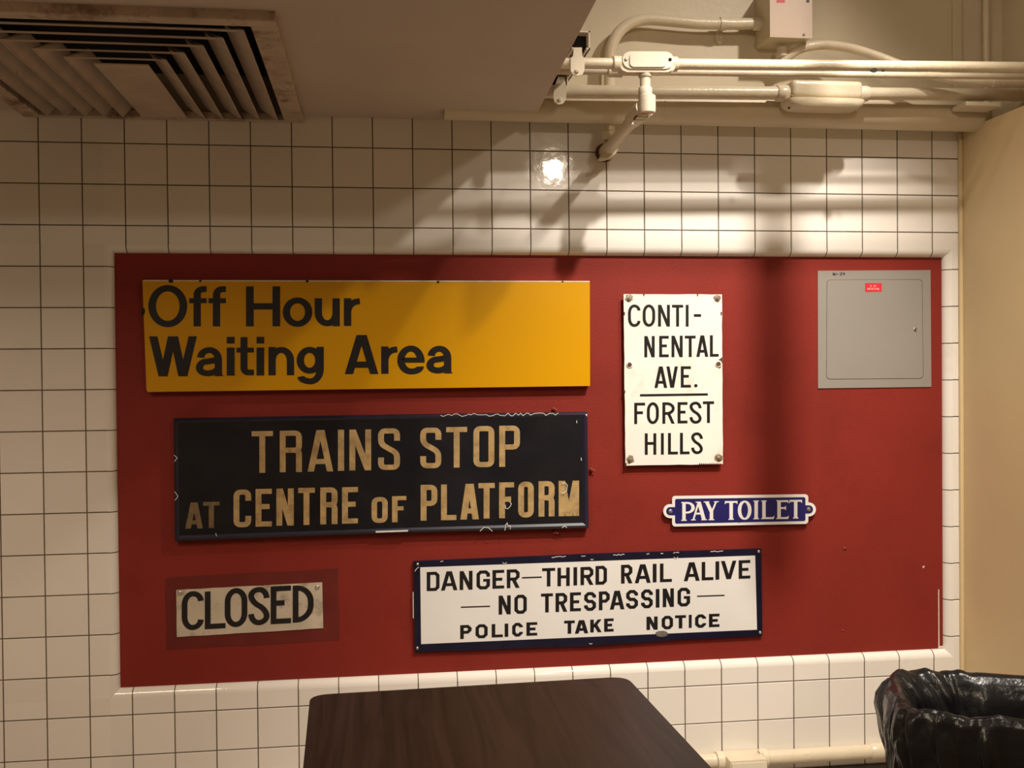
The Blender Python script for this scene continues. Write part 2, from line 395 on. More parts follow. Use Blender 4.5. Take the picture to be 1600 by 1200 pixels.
        P = rib([(Rx, y0 + .34 * H), (Rx, T), (Lx, T), (Lx, B), (Rx, B), (Rx, Mi)]) + [R_(xc, x1, Mi - h * .3, Mi + h * .6)]
    elif ch in 'PR':
        my = y0 + H * st.get('pm', .56)
        P = [R_(x0, x0 + w, y0, y1)] + rib([(x0, T), (Rx, T), (Rx, my), (x0, my)], min(r, H * .3))
        if ch == 'R':
            if st.get('leg') == 'v': P += rib([(x0 + .4 * W, my), (Rx, my), (Rx, y1)], r)
            else: P.append(D_(x0 + .50 * W, my, x1 - hw, y1, hw))
    elif ch == 'S':
        if st.get('diag'):
            P = rib([(Rx, y0 + .30 * H), (Rx, T), (Lx, T), (Lx, y0 + .38 * H), (Rx, y0 + .60 * H), (Rx, B), (Lx, B), (Lx, y1 - .30 * H)])
        else:
            P = rib([(Rx, y0 + .30 * H), (Rx, T), (Lx, T), (Lx, Mi), (Rx, Mi), (Rx, B), (Lx, B), (Lx, y1 - .30 * H)], min(r, .2 * H))
    elif ch == 'f':
        xs = x0 + W * .46; xh = st['xh']
        P = ribbon(fillet([(x1, T), (xs, T), (xs, y1)], 9, 8), w, False, wh) + [R_(x0, x1, xh, xh + h * .85)]
    elif ch == 't':
        xs = x0 + W * .43; xh = st['xh2'] if 'xh2' in st else st['xh']
        P = ribbon(fillet([(xs, y0), (xs, B), (x1, B)], 7, 8), w, False, wh) + [R_(x0, x1, xh, xh + h * .85)]
    elif ch == 'u':
        P = ribbon(fillet([(Lx, y0), (Lx, B), (Rx, B), (Rx, y0)], W * .42, 10), w, False, wh) + [R_(x1 - w, x1, y0, y1)]
    elif ch == 'n':
        P = ribbon(fillet([(Lx, y1), (Lx, T), (Rx, T), (Rx, y1)], W * .42, 10), w, False, wh) + [R_(x0, x0 + w, y0, y1)]
    elif ch == 'r':
        P = ribbon(fillet([(Lx, y1), (Lx, T + 2), (x1, T)], W * .62, 10), w, False, h) + [R_(x0, x0 + w, y0, y1)]
    elif ch == 'i':
        hd = st['dot']; P = [R_(x0, x1, y0, y0 + hd), R_(x0, x1, st['xh'], y1)]
    elif ch == 'a':
        Rm = x1 - w / 2 - 1.5
        P = ribbon(fillet([(x0 + w / 2 + 2, y0 + .36 * H), (x0 + w / 2 + 2, T), (Rm, T), (Rm, y1)], W * .36, 10), w, False, wh)
        P += ribbon(fillet([(Rm, y0 + .42 * H), (Rm - W * .25, y0 + .48 * H), (Lx, y0 + .52 * H), (Lx, B), (Rm - W * .08, B), (Rm, y0 + .72 * H)], [0, 6, 10, 12, 12, 0], 10), w, False, h)
        P.append(R_(x1 - 4, x1, y1 - 2.2, y1))
    elif ch == 'e':
        Me = y0 + .50 * H
        P = ribbon(fillet([(Rx, Me + h * .35), (Rx, T), (Lx, T), (Lx, B), (Rx, B), (Rx - 1.5, y1 - .27 * H)], W * .48, 12), w, False, wh) + [R_(x0 + w * .6, x1 - .4, Me - h * .4, Me + h * .45)]
    elif ch == 'g':
        bb = st['gb']   # bowl bottom
        P = ribbon([Vector((x0 + (W - 2) / 2 + (W - 2 - w) / 2 * math.cos(a), (y0 + bb) / 2 + (bb - y0 - h) / 2 * math.sin(a))) for a in [2 * math.pi * k / 36 for k in range(36)]], w, True, wh)
        P += ribbon(fillet([(Rx, y0), (Rx, B), (Lx + 1, B), (Lx + 1, y1 - .21 * H)], [0, W * .45, W * .4, 0], 10), w, False, wh)
    elif ch in '24':
        if ch == '2': P = ribbon(fillet([(Lx, y0 + .35 * H), (Lx, T), (Rx, T), (Rx, y0 + .4 * H), (Lx, B), (x1, B)], [0, 1, 1, 1, 0, 0], 5), w)
        else: P = [R_(x1 - w, x1, y0, y1)] + ribbon([Vector(q) for q in ((Lx, y0), (Lx, Mi), (x1, Mi))], w)
    return P

def letters(name, items, st, o, m, parent, slope=0.0, thick=0.0007):
    """items: (char, x0, x1, y0, y1) in frame pixels on the plane Y=-o"""
    words = [[items[0]]]
    for p0, p1 in zip(items, items[1:]):
        if p1[1] - p0[2] > .42 * (p1[4] - p1[3]) or '-' in (p0[0], p1[0]): words.append([])
        words[-1].append(p1)
    if len(words) > 1 and name == 'lettering':
        for wd in words: o_ = letters(name, wd, st, o, m, parent, slope, thick)
        return o_
    bm = nb(); kk = 0
    for it in items:
        ch, x0, x1, y0, y1 = it[:5]; xc = (x0 + x1) / 2; s2 = dict(st); s2.update(it[5] if len(it) > 5 else {})
        for poly in glyph(ch, (x0, x1, y0, y1), s2):
            kk += 1; fr = [onY(p.x, p.y + slope * (p.x - xc), o + 0.000004 * (kk % 25)) for p in poly]
            try:
                a = [bm.verts.new(p) for p in fr]; f = bm.faces.new(a)
            except ValueError: continue
    bmesh.ops.recalc_face_normals(bm, faces=bm.faces)
    for f in bm.faces:
        f.normal_update()
        if f.normal.y > 0: f.normal_flip()
    return link(name, bm, m, parent, recalc=False)

# ================================================================== SETTING
S = 0.1095; Z0 = 1.91; XR = 2.610
BX0, BX1, BZ0, BZ1 = 0.184, 2.559, 0.446, 1.619      # visible red board
REC = 0.022
def build_tiles():
    bm = nb(); g = 0.0013; bv = 0.0011; dep = 0.0016
    ox0, ox1, oz0, oz1 = BX0 - REC, BX1 + REC, BZ0 - REC, BZ1 + REC
    ZTOP = Z0 + 1.25 * S; ZBOT = 0.118
    xs = [(-1.25, 'e')] + [(i * S, 'g') for i in range(-11, 24)] + [(XR, 'e'), (ox0, 's'), (ox1, 's')]
    zs = [(ZBOT, 'e')] + [(Z0 - j * S, 'g') for j in range(-1, 17)] + [(ZTOP, 'e'), (oz0, 's'), (oz1, 's')]
    xs.sort(); zs.sort(); rnd = random.Random(3)
    tilt = {}
    for (xa, fa), (xb, fb) in zip(xs, xs[1:]):
        for (za, ga), (zb, gb) in zip(zs, zs[1:]):
            cx, cz = (xa + xb) / 2, (za + zb) / 2
            if ox0 < cx < ox1 and oz0 < cz < oz1: continue
            inx, inz = ox0 < cx < ox1, oz0 < cz < oz1
            key = (math.floor(cx / S), math.floor((Z0 - cz) / S)); partial = 's' in (fa, fb, ga, gb)
            if key not in tilt: tilt[key] = (rnd.gauss(0, .0022), rnd.gauss(0, .0022))
            tx, tz = (0, 0) if partial else tilt[key]
            e = [g if f == 'g' else 0 for f in (fa, fb, ga, gb)]
            X0, X1, Zb, Zt = xa + e[0], xb - e[1], za + e[2], zb - e[3]
            i = [bv if f == 'g' else 0 for f in (fa, fb, ga, gb)]
            out = [(X0, Zb), (X1, Zb), (X1, Zt), (X0, Zt)]
            inn = [(X0 + i[0], Zb + i[2]), (X1 - i[1], Zb + i[2]), (X1 - i[1], Zt - i[3]), (X0 + i[0], Zt - i[3])]
            if X1 - X0 < 0.003 or Zt - Zb < 0.003: continue
            yy = lambda x, z: (x - cx) * tx + (z - cz) * tz
            vi = [bm.verts.new((x, yy(x, z), z)) for x, z in inn]
            vo = [bm.verts.new((x, dep, z)) for x, z in out]
            bm.faces.new(vi)
            for k in range(4): bm.faces.new((vi[k - 1], vi[k], vo[k], vo[k - 1]))
            n = 7
            def strip(pf, a, b):
                pr = None
                for k in range(n + 1):
                    ang = k / n * math.pi / 2; d = REC * math.sin(ang); y = REC * (1 - math.cos(ang))
                    v = (bm.verts.new(pf(a, d, y)), bm.verts.new(pf(b, d, y)))
                    if pr: bm.faces.new((pr[0], pr[1], v[1], v[0])).smooth = True
                    pr = v
            if inx and abs(zb - oz0) < 1e-6: strip(lambda t, d, y: (t, y, oz0 + d), X0, X1)
            if inx and abs(za - oz1) < 1e-6: strip(lambda t, d, y: (t, y, oz1 - d), X0, X1)
            if inz and abs(xb - ox0) < 1e-6: strip(lambda t, d, y: (ox0 + d, y, t), Zb, Zt)
            if inz and abs(xa - ox1) < 1e-6: strip(lambda t, d, y: (ox1 - d, y, t), Zb, Zt)
    nf = len(bm.faces)
    for x0, x1, z0, z1 in ((-1.25, ox0, ZBOT, ZTOP), (ox1, XR, ZBOT, ZTOP), (ox0, ox1, ZBOT, oz0), (ox0, ox1, oz1, ZTOP)):
        f = bm.faces.new([bm.verts.new(p) for p in ((x0, dep, z0), (x1, dep, z0), (x1, dep, z1), (x0, dep, z1))]); f.material_index = 1
    # dark joint filling behind the rounded edge pieces
    for pts in (((ox0, ox1), oz0, 1, 'z'), ((ox0, ox1), oz1, -1, 'z'), ((oz0, oz1), ox0, 1, 'x'), ((oz0, oz1), ox1, -1, 'x')):
        (a, b), c0, sg, ax = pts; pr = None
        for k in range(7):
            ang = k / 6 * math.pi / 2; d = sg * (REC - 0.0) * math.sin(ang); y = REC * (1 - math.cos(ang)) + 0.0014
            v = [bm.verts.new((t, y, c0 + d) if ax == 'z' else (c0 + d, y, t)) for t in (a, b)]
            if pr: bm.faces.new((pr[0], pr[1], v[1], v[0])).material_index = 1
            pr = v
    f = bm.faces.new([bm.verts.new(p) for p in ((-1.25, .09, 0), (XR, .09, 0), (XR, .09, 3.6), (-1.25, .09, 3.35))]); f.material_index = 1
    for f in bm.faces:
        f.normal_update()
        if f.normal.y > 0: f.normal_flip()
    return struct(link('wall_back', bm, [M['tile'], M['grout']], recalc=False))
build_tiles()
HC = 3.6
ZT = Z0 + 1.2 * S
b_ = nb(); box(b_, (-1.25, -0.002, ZT), (XR + .13, 0.08, HC)); box(b_, (XR + .0005, -0.002, 1.992), (XR + .13, 0.08, ZT)); struct(link('wall_upper', b_, M['cream']))
XU = XR + .13; ZL = 1.992
b_ = nb(); box(b_, (XR, -5.0, 0), (XU + .1, 0.09, ZL)); struct(link('wall_right', b_, M['yellow_wall']))
struct(link('wall_right_upper', box(nb(), (XU, -5.0, ZL), (XU + .1, 0.09, HC)), M['cream']))
# slim painted bead in the corner between tile and yellow wall
struct(link('trim_1', box(nb(), (XR - .012, -.012, .14), (XR, 0.0, 1.985), 0.004), M['yellow_wall']))
struct(link('trim_2', box(nb(), (XR - .03, -.012, 2.07), (XR - .002, -.002, HC), 0.003), M['cream']))
struct(link('wall_left', box(nb(), (-1.35, -5.0, 0), (-1.25, 0.09, HC)), M['room']))
struct(link('wall_front', box(nb(), (-1.35, -5.1, 0), (XU + .1, -5.0, HC)), M['room']))
struct(link('floor', box(nb(), (-1.35, -5.1, -.1), (XU + .1, .09, 0)), M['floor']))
struct(link('ceiling_high', box(nb(), (-1.35, -5.1, HC), (XU + .1, .09, HC + .1)), M['room']))
SOF = 1.993; SX = 1.318; SY = -1.12
VX0, VX1, VY0, VY1 = 0.004, 0.648, -0.802, -0.016
bm_ = nb()
for a, b in (((-1.25, SY), (SX, VY0)), ((-1.25, VY1), (SX, -.002)), ((-1.25, VY0), (VX0, VY1)), ((VX1, VY0), (SX, VY1))):
    box(bm_, (a[0], a[1], SOF), (b[0], b[1], SOF + .14))
box(bm_, (-1.25, SY, SOF + .14), (SX, -.002, HC))
for v in bm_.verts:
    if abs(v.co.x - SX) < 1e-6: v.co.x = 1.323 + .027 * v.co.y
struct(link('ceiling', bm_, M['soffit']))
bb = nb()
prof = [(-.022, 0.0), (-.020, .012), (-.012, .02), (-.010, .09), (-.010, .118), (-.004, .121), (.0015, .121)]
pr = None
for yv, zv in prof:
    v = (bb.verts.new((-1.25, yv, zv)), bb.verts.new((XR, yv, zv)))
    if pr: bb.faces.new((pr[0], pr[1], v[1], v[0]))
    pr = v
struct(link('baseboard_back', bb, M['base']))

# ================================================================== ceiling air diffuser
t = thing('air_diffuser', 'dusty rust-stained square louvered air vent in the low tan ceiling, top left', 'air vent', (0.328, -0.46, 1.975))
FX0, FX1, FY0, FY1, FZ = -0.034, 0.691, -0.832, -0.006, 1.973
b_ = nb()
IX0, IX1, IY0, IY1 = 0.010, 0.640, -0.795, -0.022
for a, b in (((FX0, FY0), (FX1, IY0)), ((FX0, IY1), (FX1, FY1)), ((FX0, IY0), (IX0, IY1)), ((IX1, IY0), (FX1, IY1))):
    box(b_, (a[0], a[1], FZ), (b[0], b[1], SOF + .002), 0.002, 1)
link('frame', b_, M['rustvent'], t)
b_ = nb(); box(b_, (VX0 + .002, VY0 + .002, SOF + .10), (VX1 - .002, VY1 - .002, SOF + .13)); link('duct_shade', b_, M['dark'], t)  # near-black sheet painting the shade up inside the duct
CX0, CX1, CYN = 0.270, 0.386, -0.500
b_ = nb(); box(b_, (CX0, CYN, FZ + .002), (CX1, IY1 - .002, FZ + .006), 0.001, 1); link('center_panel', b_, M['vent'], t)
def blade(k):
    dx, dy = 0.0475 * k, 0.0545 * k
    x0, x1, yn = CX0 - dx, CX1 + dx, CYN - dy
    bm = nb(); up = 0.040; inn = 0.034
    zb, zt = FZ + .0005, FZ + .0005 + up
    def seg(pa, pb, qa, qb, zt=zt):   # lower edge pa-pb, upper edge qa-qb, thin sheet with thickness and a small lip
        P = [Vector((*pa, zb)), Vector((*pb, zb)), Vector((*qb, zt)), Vector((*qa, zt))]
        a = [bm.verts.new(p) for p in P]; c = [bm.verts.new(p + Vector((0, 0, .0016))) for p in P]
        bm.faces.new(a); bm.faces.new(c[::-1])
        for q in range(4): bm.faces.new((a[q], a[(q + 1) % 4], c[(q + 1) % 4], c[q]))
    xi0, xi1, yi = x0 + inn, x1 - inn, yn + .070
    seg((x0, yn), (x1, yn), (x0 + .030, yn + .066), (x1 - .030, yn + .066), zb + .0165)
    seg((x0, yn), (x0, IY1), (xi0, yi), (xi0, IY1)); seg((x1, yn), (x1, IY1), (x1 - .046, yi - .012), (x1 - .046, IY1), zb + .030)
    for pa, pb in (((x0, yn), (x1, yn)), ((x0, yn), (x0, IY1)), ((x1, yn), (x1, IY1))):   # rolled lip
        tube(bm, [Vector((*pa, zb)), Vector((*pb, zb))], 0.0014, 6)
    return link('louver_blade', bm, M['vent'], t)
for k in range(1, 6): blade(k)

# ================================================================== red display board
t = thing('display_board', 'large dark red painted board set into the white tiled wall', 'board', ((BX0 + BX1) / 2, 0.02, BZ0))
link('panel', box(nb(), (BX0 - .012, 0.0215, BZ0 - .012), (BX1 + .012, 0.045, BZ1 + .012)), M['red'], t)
BO = -0.0215     # board surface offset
b_ = nb(); prism(b_, [(1466, 921), (1467.4, 921), (1468, 1012), (1466.3, 1012)], BO + .0005, .0004); prism(b_, [(1466, 1010), (1474, 1009), (1474, 1012), (1466, 1013)], BO + .0005, .0004)
prism(b_, [(1441, 885), (1445, 884), (1443, 888)], BO + .0005, .0004); link('scratch', b_, M['chip'], t)
b_ = nb(); screw_head(b_, 1320, 857, BO, .0045); screw_head(b_, 1317, 985, BO, .0028); link('screw', b_, M['redspot'], t)
b_ = nb(); lathe(b_, onY(1321, 857.5, BO + .0032), (0, -1, 0), [(-.001, .0018), (.0005, .0018)], 10); link('screw_hole', b_, M['dark'], t)

# ================================================================== OFF HOUR sign
t = thing('enamel_sign', 'wide yellow sign reading Off Hour Waiting Area in black letters', 'sign', onY(573, 610, -0.02))
OY = 0.003
cor = [(222.5, 438), (921.5, 439.5), (922, 603), (229, 612.5)]
cj = jagged(cor, 40, 0.5, 5)
link('panel', prism(nb(), rrect(cor, [1, 1, 1, 4]), OY, .023), M['yellow'], t)
b_ = nb(); prism(b_, [(224, 437.4), (921.5, 438.9), (921.5, 440.9), (224, 439.4)], OY + .0006, .001)
link('chipped_edge', b_, M['yellow_edge'], t)
b_ = nb()
for x, y, r in ((267, 439, 4), (313, 439, 2.2), (480, 439.5, 2.6), (684.5, 440.5, 2.4), (879, 440, 1.5), (224, 486, 3.4), (222.5, 490, 3)):
    prism(b_, [(x + r * math.cos(a) * (1.0 if y < 450 else .8), y + r * .8 * math.sin(a) * (1 if y < 450 else 2)) for a in [2 * math.pi * k / 8 for k in range(8)]], OY + .0009, .001)
link('chip', b_, M['ink'], t)
hel = dict(w=12.0, h=9.8, ell=1, xh=466, dot=10.5, n=8, abar=.76, apex=.12, gb=583.8)
low = dict(w=11.4, h=9.2)
letters('lettering', [('O', 231.7, 292.6, 445.4, 511.2), ('f', 295.6, 322.8, 447.2, 510, low), ('f', 325.8, 353, 447.2, 510, low), ('H', 384.4, 437.8, 447.4, 509.9),
    ('o', 441.8, 488, 464.8, 510.6, low), ('u', 491.7, 531, 466.1, 509.6, low), ('r', 537.5, 562.4, 466, 509.2, low)], hel, OY + .0008, M['ink'], t)
letters('lettering', [('W', 233, 307.7, 525.5, 588), ('a', 306, 348.4, 542.4, 587.8, low), ('i', 354.3, 366.7, 526.3, 586.9, dict(xh=543, w=11)), ('t', 369.5, 396.8, 526.7, 586.5, dict(xh=543.2, w=11, h=9)),
    ('i', 400.9, 412.9, 526.3, 586.6, dict(xh=543)), ('n', 419.5, 459.7, 542.1, 586.3, low), ('g', 463.6, 506, 542, 600.4, low), ('A', 538.8, 591.3, 523.4, 584.4),
    ('r', 595.7, 620.9, 541.3, 583.9, low), ('e', 620.9, 663.6, 539.9, 584.9, low), ('a', 666.4, 706.7, 540.2, 583.4, low)], hel, OY + .0008, M['ink'], t, -.004)

# ================================================================== TRAINS STOP sign
t = thing('enamel_sign', 'dark navy sign reading TRAINS STOP AT CENTRE OF PLATFORM in gold letters', 'sign', onY(596, 835, -0.02))
OY = 0.0
cor = [(271, 653.8), (594, 648.2), (917.6, 643.8), (919.7, 825), (610, 833), (273.5, 845.7)]
link('panel', prism(nb(), cor, OY, .020), M['navy'], t)
inn = [(278, 661), (594, 655.5), (909, 651.5), (911, 817), (610, 825.5), (281, 837)]
b_ = nb()
for k in range(6):
    a0, a1, c1, c0 = cor[k], cor[(k + 1) % 6], inn[(k + 1) % 6], inn[k]
    pts = [onY(*a0, OY - .001), onY(*a1, OY - .001), onY(*c1, OY + .0045), onY(*c0, OY + .0045)]
    mid = [onY(*[(u + v) / 2 for u, v in zip(a0, c0)], OY + .0052), onY(*[(u + v) / 2 for u, v in zip(a1, c1)], OY + .0052)]
    v = [b_.verts.new(p) for p in (pts[0], pts[1], mid[1], mid[0])]; b_.faces.new(v)
    v = [b_.verts.new(p) for p in (mid[0], mid[1], onY(*c1, OY + .0004), onY(*c0, OY + .0004))]; b_.faces.new(v)
for f in b_.faces:
    f.normal_update()
    if f.normal.y > 0: f.normal_flip()
link('rim', b_, M['navyrim'], t, smooth=SM, recalc=False)
q = 4.706; A_ = lambda ch, x0, x1, y0, y1, ex={}: (ch, 265 + x0 / q, 265 + x1 / q, 640 + y0 / q, 640 + y1 / q, ex)
B_ = lambda ch, x0, x1, y0, y1, ex={}: (ch, 585 + x0 / q, 585 + x1 / q, 630 + y0 / q, 630 + y1 / q, ex)
stx = dict(w=9.2, h=8.0, r=6, n=3, diag=1, leg='v', pm=.47, mid=.47, gap=.30, abar=.76, apex=.15)
letters('lettering', [A_('T', 603, 760, 158, 465), A_('R', 810, 973, 155, 460), A_('A', 1015, 1203, 150, 455), A_('I', 1238, 1283, 148, 450), A_('N', 1322, 1482, 146, 447),
    B_('S', 27, 188, 185, 490), B_('S', 337, 492, 180, 478), B_('T', 528, 682, 175, 473), B_('O', 728, 882, 168, 470), B_('P', 918, 1070, 165, 467, dict(pm=.52))], stx, OY + .0008, M['gold'], t, -.012)
letters('lettering', [A_('A', 115, 245, 683, 875, dict(w=8, h=6)), A_('T', 247, 367, 678, 870, dict(w=8, h=6))], stx, OY + .0008, M['goldfade'], t, -.02)['label'] = 'faded brown letters'
letters('lettering', [A_('C', 470, 600, 588, 865), A_('E', 632, 752, 583, 860), A_('N', 785, 913, 580, 853), A_('T', 945, 1068, 575, 848), A_('R', 1108, 1235, 572, 843), A_('E', 1268, 1385, 570, 838),
    B_('O', -21, 98, 690, 880, dict(w=8.6, h=7)), B_('F', 130, 235, 683, 875, dict(w=8.6, h=6.4)), B_('P', 340, 463, 600, 863, dict(pm=.52)), B_('L', 490, 603, 597, 860), B_('A', 632, 768, 593, 855), B_('T', 765, 885, 587, 848), B_('F', 917, 1027, 582, 845),
    B_('O', 1057, 1172, 577, 840), B_('R', 1207, 1325, 573, 833), B_('M', 1355, 1505, 570, 830)], stx, OY + .0008, M['gold'], t, -.02)
rnd = random.Random(11)
b_ = nb()
def crack(bm, pts, wd, o): 
    for qd in ribbon([Vector(p) for p in pts], wd):
        fr = [onY(p.x, p.y, o) for p in qd]
        bm.faces.new([bm.verts.new(p) for p in fr])
x = 688.0; pts = []
while x < 875:
    k = (x - 688) / 190; pts.append((x, 648.6 - 2.2 * k + rnd.uniform(-2.0, 2.6))); x += rnd.uniform(2.5, 6)
crack(b_, pts, 0.8, OY + .006)
for pts in ([(272, 711), (277, 715.5), (272.6, 721)], [(273, 768), (278, 775.5), (273.5, 782)], [(750, 830), (756, 824), (763, 824.5), (769.5, 830)], [(789, 829), (790, 820), (792.5, 817), (794, 822), (797, 821), (797.5, 827)],
            [(878, 824.5), (882.5, 822), (886, 824.5)], [(790, 789), (789.6, 794), (793.5, 795), (797.5, 791), (799, 787), (796, 783.5)], [(878, 755), (883, 754), (886.5, 758), (885.5, 766), (881, 771), (877, 769)], [(337, 833), (338.5, 838)], [(901, 657), (901.4, 661)], [(908, 715), (908.5, 720)]):
    crack(b_, pts, 0.9, OY + .0062)
prism(b_, [(587, 829.6), (637.5, 828), (637.5, 830.6), (587, 832.4)], OY + .0062, .001)
prism(b_, [(914.5, 647.5), (917.5, 646.5), (917, 651)], OY + .006, .001)
for f in b_.faces:
    f.normal_update()
    if f.normal.y > 0: f.normal_flip()
link('chip', b_, M['chip'], t, recalc=False)
for x, y in ((865, 639.5), (923.5, 734), (866, 831.5)):
    b_ = nb(); screw_head(b_, x, y, BO, .0055, .012); pp = onY(x, y, BO)
    tube(b_, spline([pp + Vector((0, -.004, 0)), pp + Vector((.004, -.010, 0)), pp + Vector((.009, -.012, -.003))], 5), .0022, 8); link('clip', b_, M['redspot'], t, smooth=SM)

# ================================================================== CONTINENTAL AVE sign
t = thing('enamel_sign', 'upright white sign reading CONTINENTAL AVE. FOREST HILLS with rusty corner bolts', 'sign', onY(1052, 727, -0.02))
OY = -0.004
cor = [(974.5, 459.6), (1128, 460), (1129.6, 725), (977.2, 727.6)]
link('panel', prism(nb(), rrect(jagged(cor, 16, .35, 3), 0.0), OY, .003), M['aged'], t)
q = 4.0; A_ = lambda ch, x0, x1, y0, y1, ex={}: (ch, 960 + x0 / q, 960 + x1 / q, 440 + y0 / q, 440 + y1 / q, ex)
stc = dict(w=4.6, h=4.3, r=11, n=7, diag=1, pm=.52, mid=.47, gap=.27, abar=.74, apex=.1, emid=.8)
letters('lettering', [A_('C', 85, 163, 143, 283), A_('O', 177, 255, 143, 282), A_('N', 273, 347, 145, 281), A_('T', 360, 430, 145, 281), A_('I', 446, 464, 145, 281), A_('-', 497, 542, 203, 220)], stc, OY + .0005, M['ink'], t)
letters('lettering', [A_('N', 187, 252, 340, 473), A_('E', 280, 340, 339, 472), A_('N', 357, 427, 338, 472), A_('T', 440, 508, 338, 471), A_('A', 512, 587, 336, 470), A_('L', 597, 652, 335, 469)], stc, OY + .0005, M['ink'], t, -.006)
letters('lettering', [A_('A', 250, 330, 530, 664), A_('V', 325, 397, 530, 663), A_('E', 415, 478, 529, 662), A_('.', 498, 520, 640, 661)], stc, OY + .0005, M['ink'], t, -.006)
b_ = nb(); crack(b_, [(1000, 617.7), (1106, 616.2)], 3.6, OY + .0005); link('rule', b_, M['ink'], t)
letters('lettering', [A_('F', 124, 192, 757, 890), A_('O', 203, 278, 754, 890), A_('R', 300, 377, 754, 888), A_('E', 395, 457, 753, 886), A_('S', 470, 545, 750, 888), A_('T', 553, 623, 748, 883)], stc, OY + .0005, M['ink'], t, -.01)
letters('lettering', [A_('H', 190, 262, 948, 1082), A_('I', 291, 309, 947, 1081), A_('L', 335, 397, 946, 1080), A_('L', 410, 470, 945, 1079), A_('S', 480, 553, 942, 1078)], stc, OY + .0005, M['ink'], t, -.008)
for x, y, sx, sy in ((983, 466, -1, -1), (1120.8, 465.8, 1, -1), (984.5, 718, -1, 1), (1123.2, 715.5, 1, 1)):
    b_ = nb(); prism(b_, [(x + (6.2 + rnd.uniform(-1.6, 1.4)) * math.cos(a) , y + (6.2 + rnd.uniform(-1.6, 1.4)) * math.sin(a)) for a in [2 * math.pi * k / 14 for k in range(14)]], OY + .0006, .0005); link('rust_stain', b_, M['ruststain'], t)
    b_ = nb(); p = onY(x, y, OY); lathe(b_, p, (0, -1, 0), [(-.02, .004), (0, .004), (.0002, .0085), (.0022, .0085), (.0024, .0045), (.006, .0045), (.0075, .003)], 16); link('bolt', b_, M['steel'], t, smooth=SM)
for x, y in ((983.7, 570), (1122.5, 568.8)):
    b_ = nb(); p = onY(x, y, OY); lathe(b_, p, (0, -1, 0), [(-.001, .011), (.001, .0105), (.003, .008), (.0026, .006), (.0, .0055)], 18); ey = link('eyelet', b_, M['aged'], t, smooth=SM)
    b_ = nb(); prism(b_, [(x + 3.2 * math.cos(a) * (1 + .25 * rnd.random()), y + 3.4 * math.sin(a) * (1 + .25 * rnd.random())) for a in [2 * math.pi * k / 12 for k in range(12)]], OY + .0031, .001); link('hole', b_, M['rust'], ey)
b_ = nb()
prism(b_, [(1130, 557), (1123, 562), (1122, 567), (1126, 575), (1123.5, 576), (1128, 568), (1130, 566)], OY + .0007, .0004)
for k in range(12):
    x = 1092 + k * 3.0; prism(b_, [(x, 725.8 - .02 * k), (x + 2.4, 725.6), (x + 1.4, 723.4 + rnd.random()), (x + .3, 724)], OY + .0007, .0004)
for x, y in ((976, 612), (975.5, 490), (978.2, 726), (1127, 490), (1006, 459.8), (1090, 460.2)): prism(b_, [(x - 1.2, y - 3), (x + 1.2, y - 2), (x + .8, y + 3), (x - 1, y + 2)], OY + .0007, .0004)
link('chip', b_, M['rust'], t)

# ================================================================== access panel
t = thing('access_panel', 'square gray metal wall access panel with red sticker and keyhole', 'access panel', onY(1366, 605, -0.02))
OY = -0.0185
cor = [(1277.8, 423), (1454, 422), (1455.3, 604.5), (1278.3, 606.8)]
link('frame', prism(nb(), cor, OY, .006), M['gray'], t)
dcor = [(1291.8, 436.8), (1441.3, 436.2), (1443, 591.6), (1291, 592.8)]
ins = lambda c, d: [(c[0][0] + d, c[0][1] + d), (c[1][0] - d, c[1][1] + d), (c[2][0] - d, c[2][1] - d), (c[3][0] + d, c[3][1] - d)]
b_ = nb(); 
prism(b_, rrect(dcor, 7), OY + .0004, .0006); link('door_gap', b_, mat('gap_shadow_line', (0.10, 0.085, 0.07), 0.8, var=0.4, vscale=30), t)
door = link('door', prism(nb(), rrect(ins(dcor, 0.75), 6.5), OY + .0012, .001), M['gray'], t)
b_ = nb(); p = onY(1430.5, 514.6, OY + .0012); lathe(b_, p, (0, -1, 0), [(-.001, .0062), (.0012, .006), (.0018, .0045), (.001, .004)], 18); lk = link('lock', b_, M['steel'], door, smooth=SM)
b_ = nb(); prism(b_, [(1429.9, 511.5), (1431, 511.5), (1431, 517.6), (1429.9, 517.6)], OY + .0034, .001); link('keyhole', b_, M['ink'], door)
st_ = link('sticker', prism(nb(), [(1351.7, 442.4), (1377.7, 442.2), (1377.9, 455.8), (1351.8, 456.2)], OY + .0016, .0005), M['stickred'], t)
fs = dict(w=.7, h=.7, r=1, n=1, mid=.5)
def word(txt, x0, x1, y0, y1, wf=.74):
    n = len(txt); cw = (x1 - x0) / n; return [(c, x0 + k * cw, x0 + k * cw + (cw * wf if c != 'I' else .8), y0, y1) for k, c in enumerate(txt)]
letters('sticker_lettering', word('DUCT', 1360, 1369.3, 445.4, 448.4), fs, OY + .0019, M['stickink'], st_)
letters('sticker_lettering', word('DETECTOR', 1355.2, 1374.3, 449.8, 453), fs, OY + .0019, M['stickink'], st_)
hs_ = dict(w=.95, h=.95, r=1, n=2)
letters('handwriting', [('M', 1301.2, 1305, 426, 430.2), ('I', 1306.2, 1307.2, 426.6, 430.2), ('-', 1308.4, 1310.4, 427.8, 428.8), ('2', 1312.4, 1315.8, 425.6, 430.4), ('4', 1317, 1320, 425.7, 430.2)], hs_, OY + .0004, M['ink'], t)

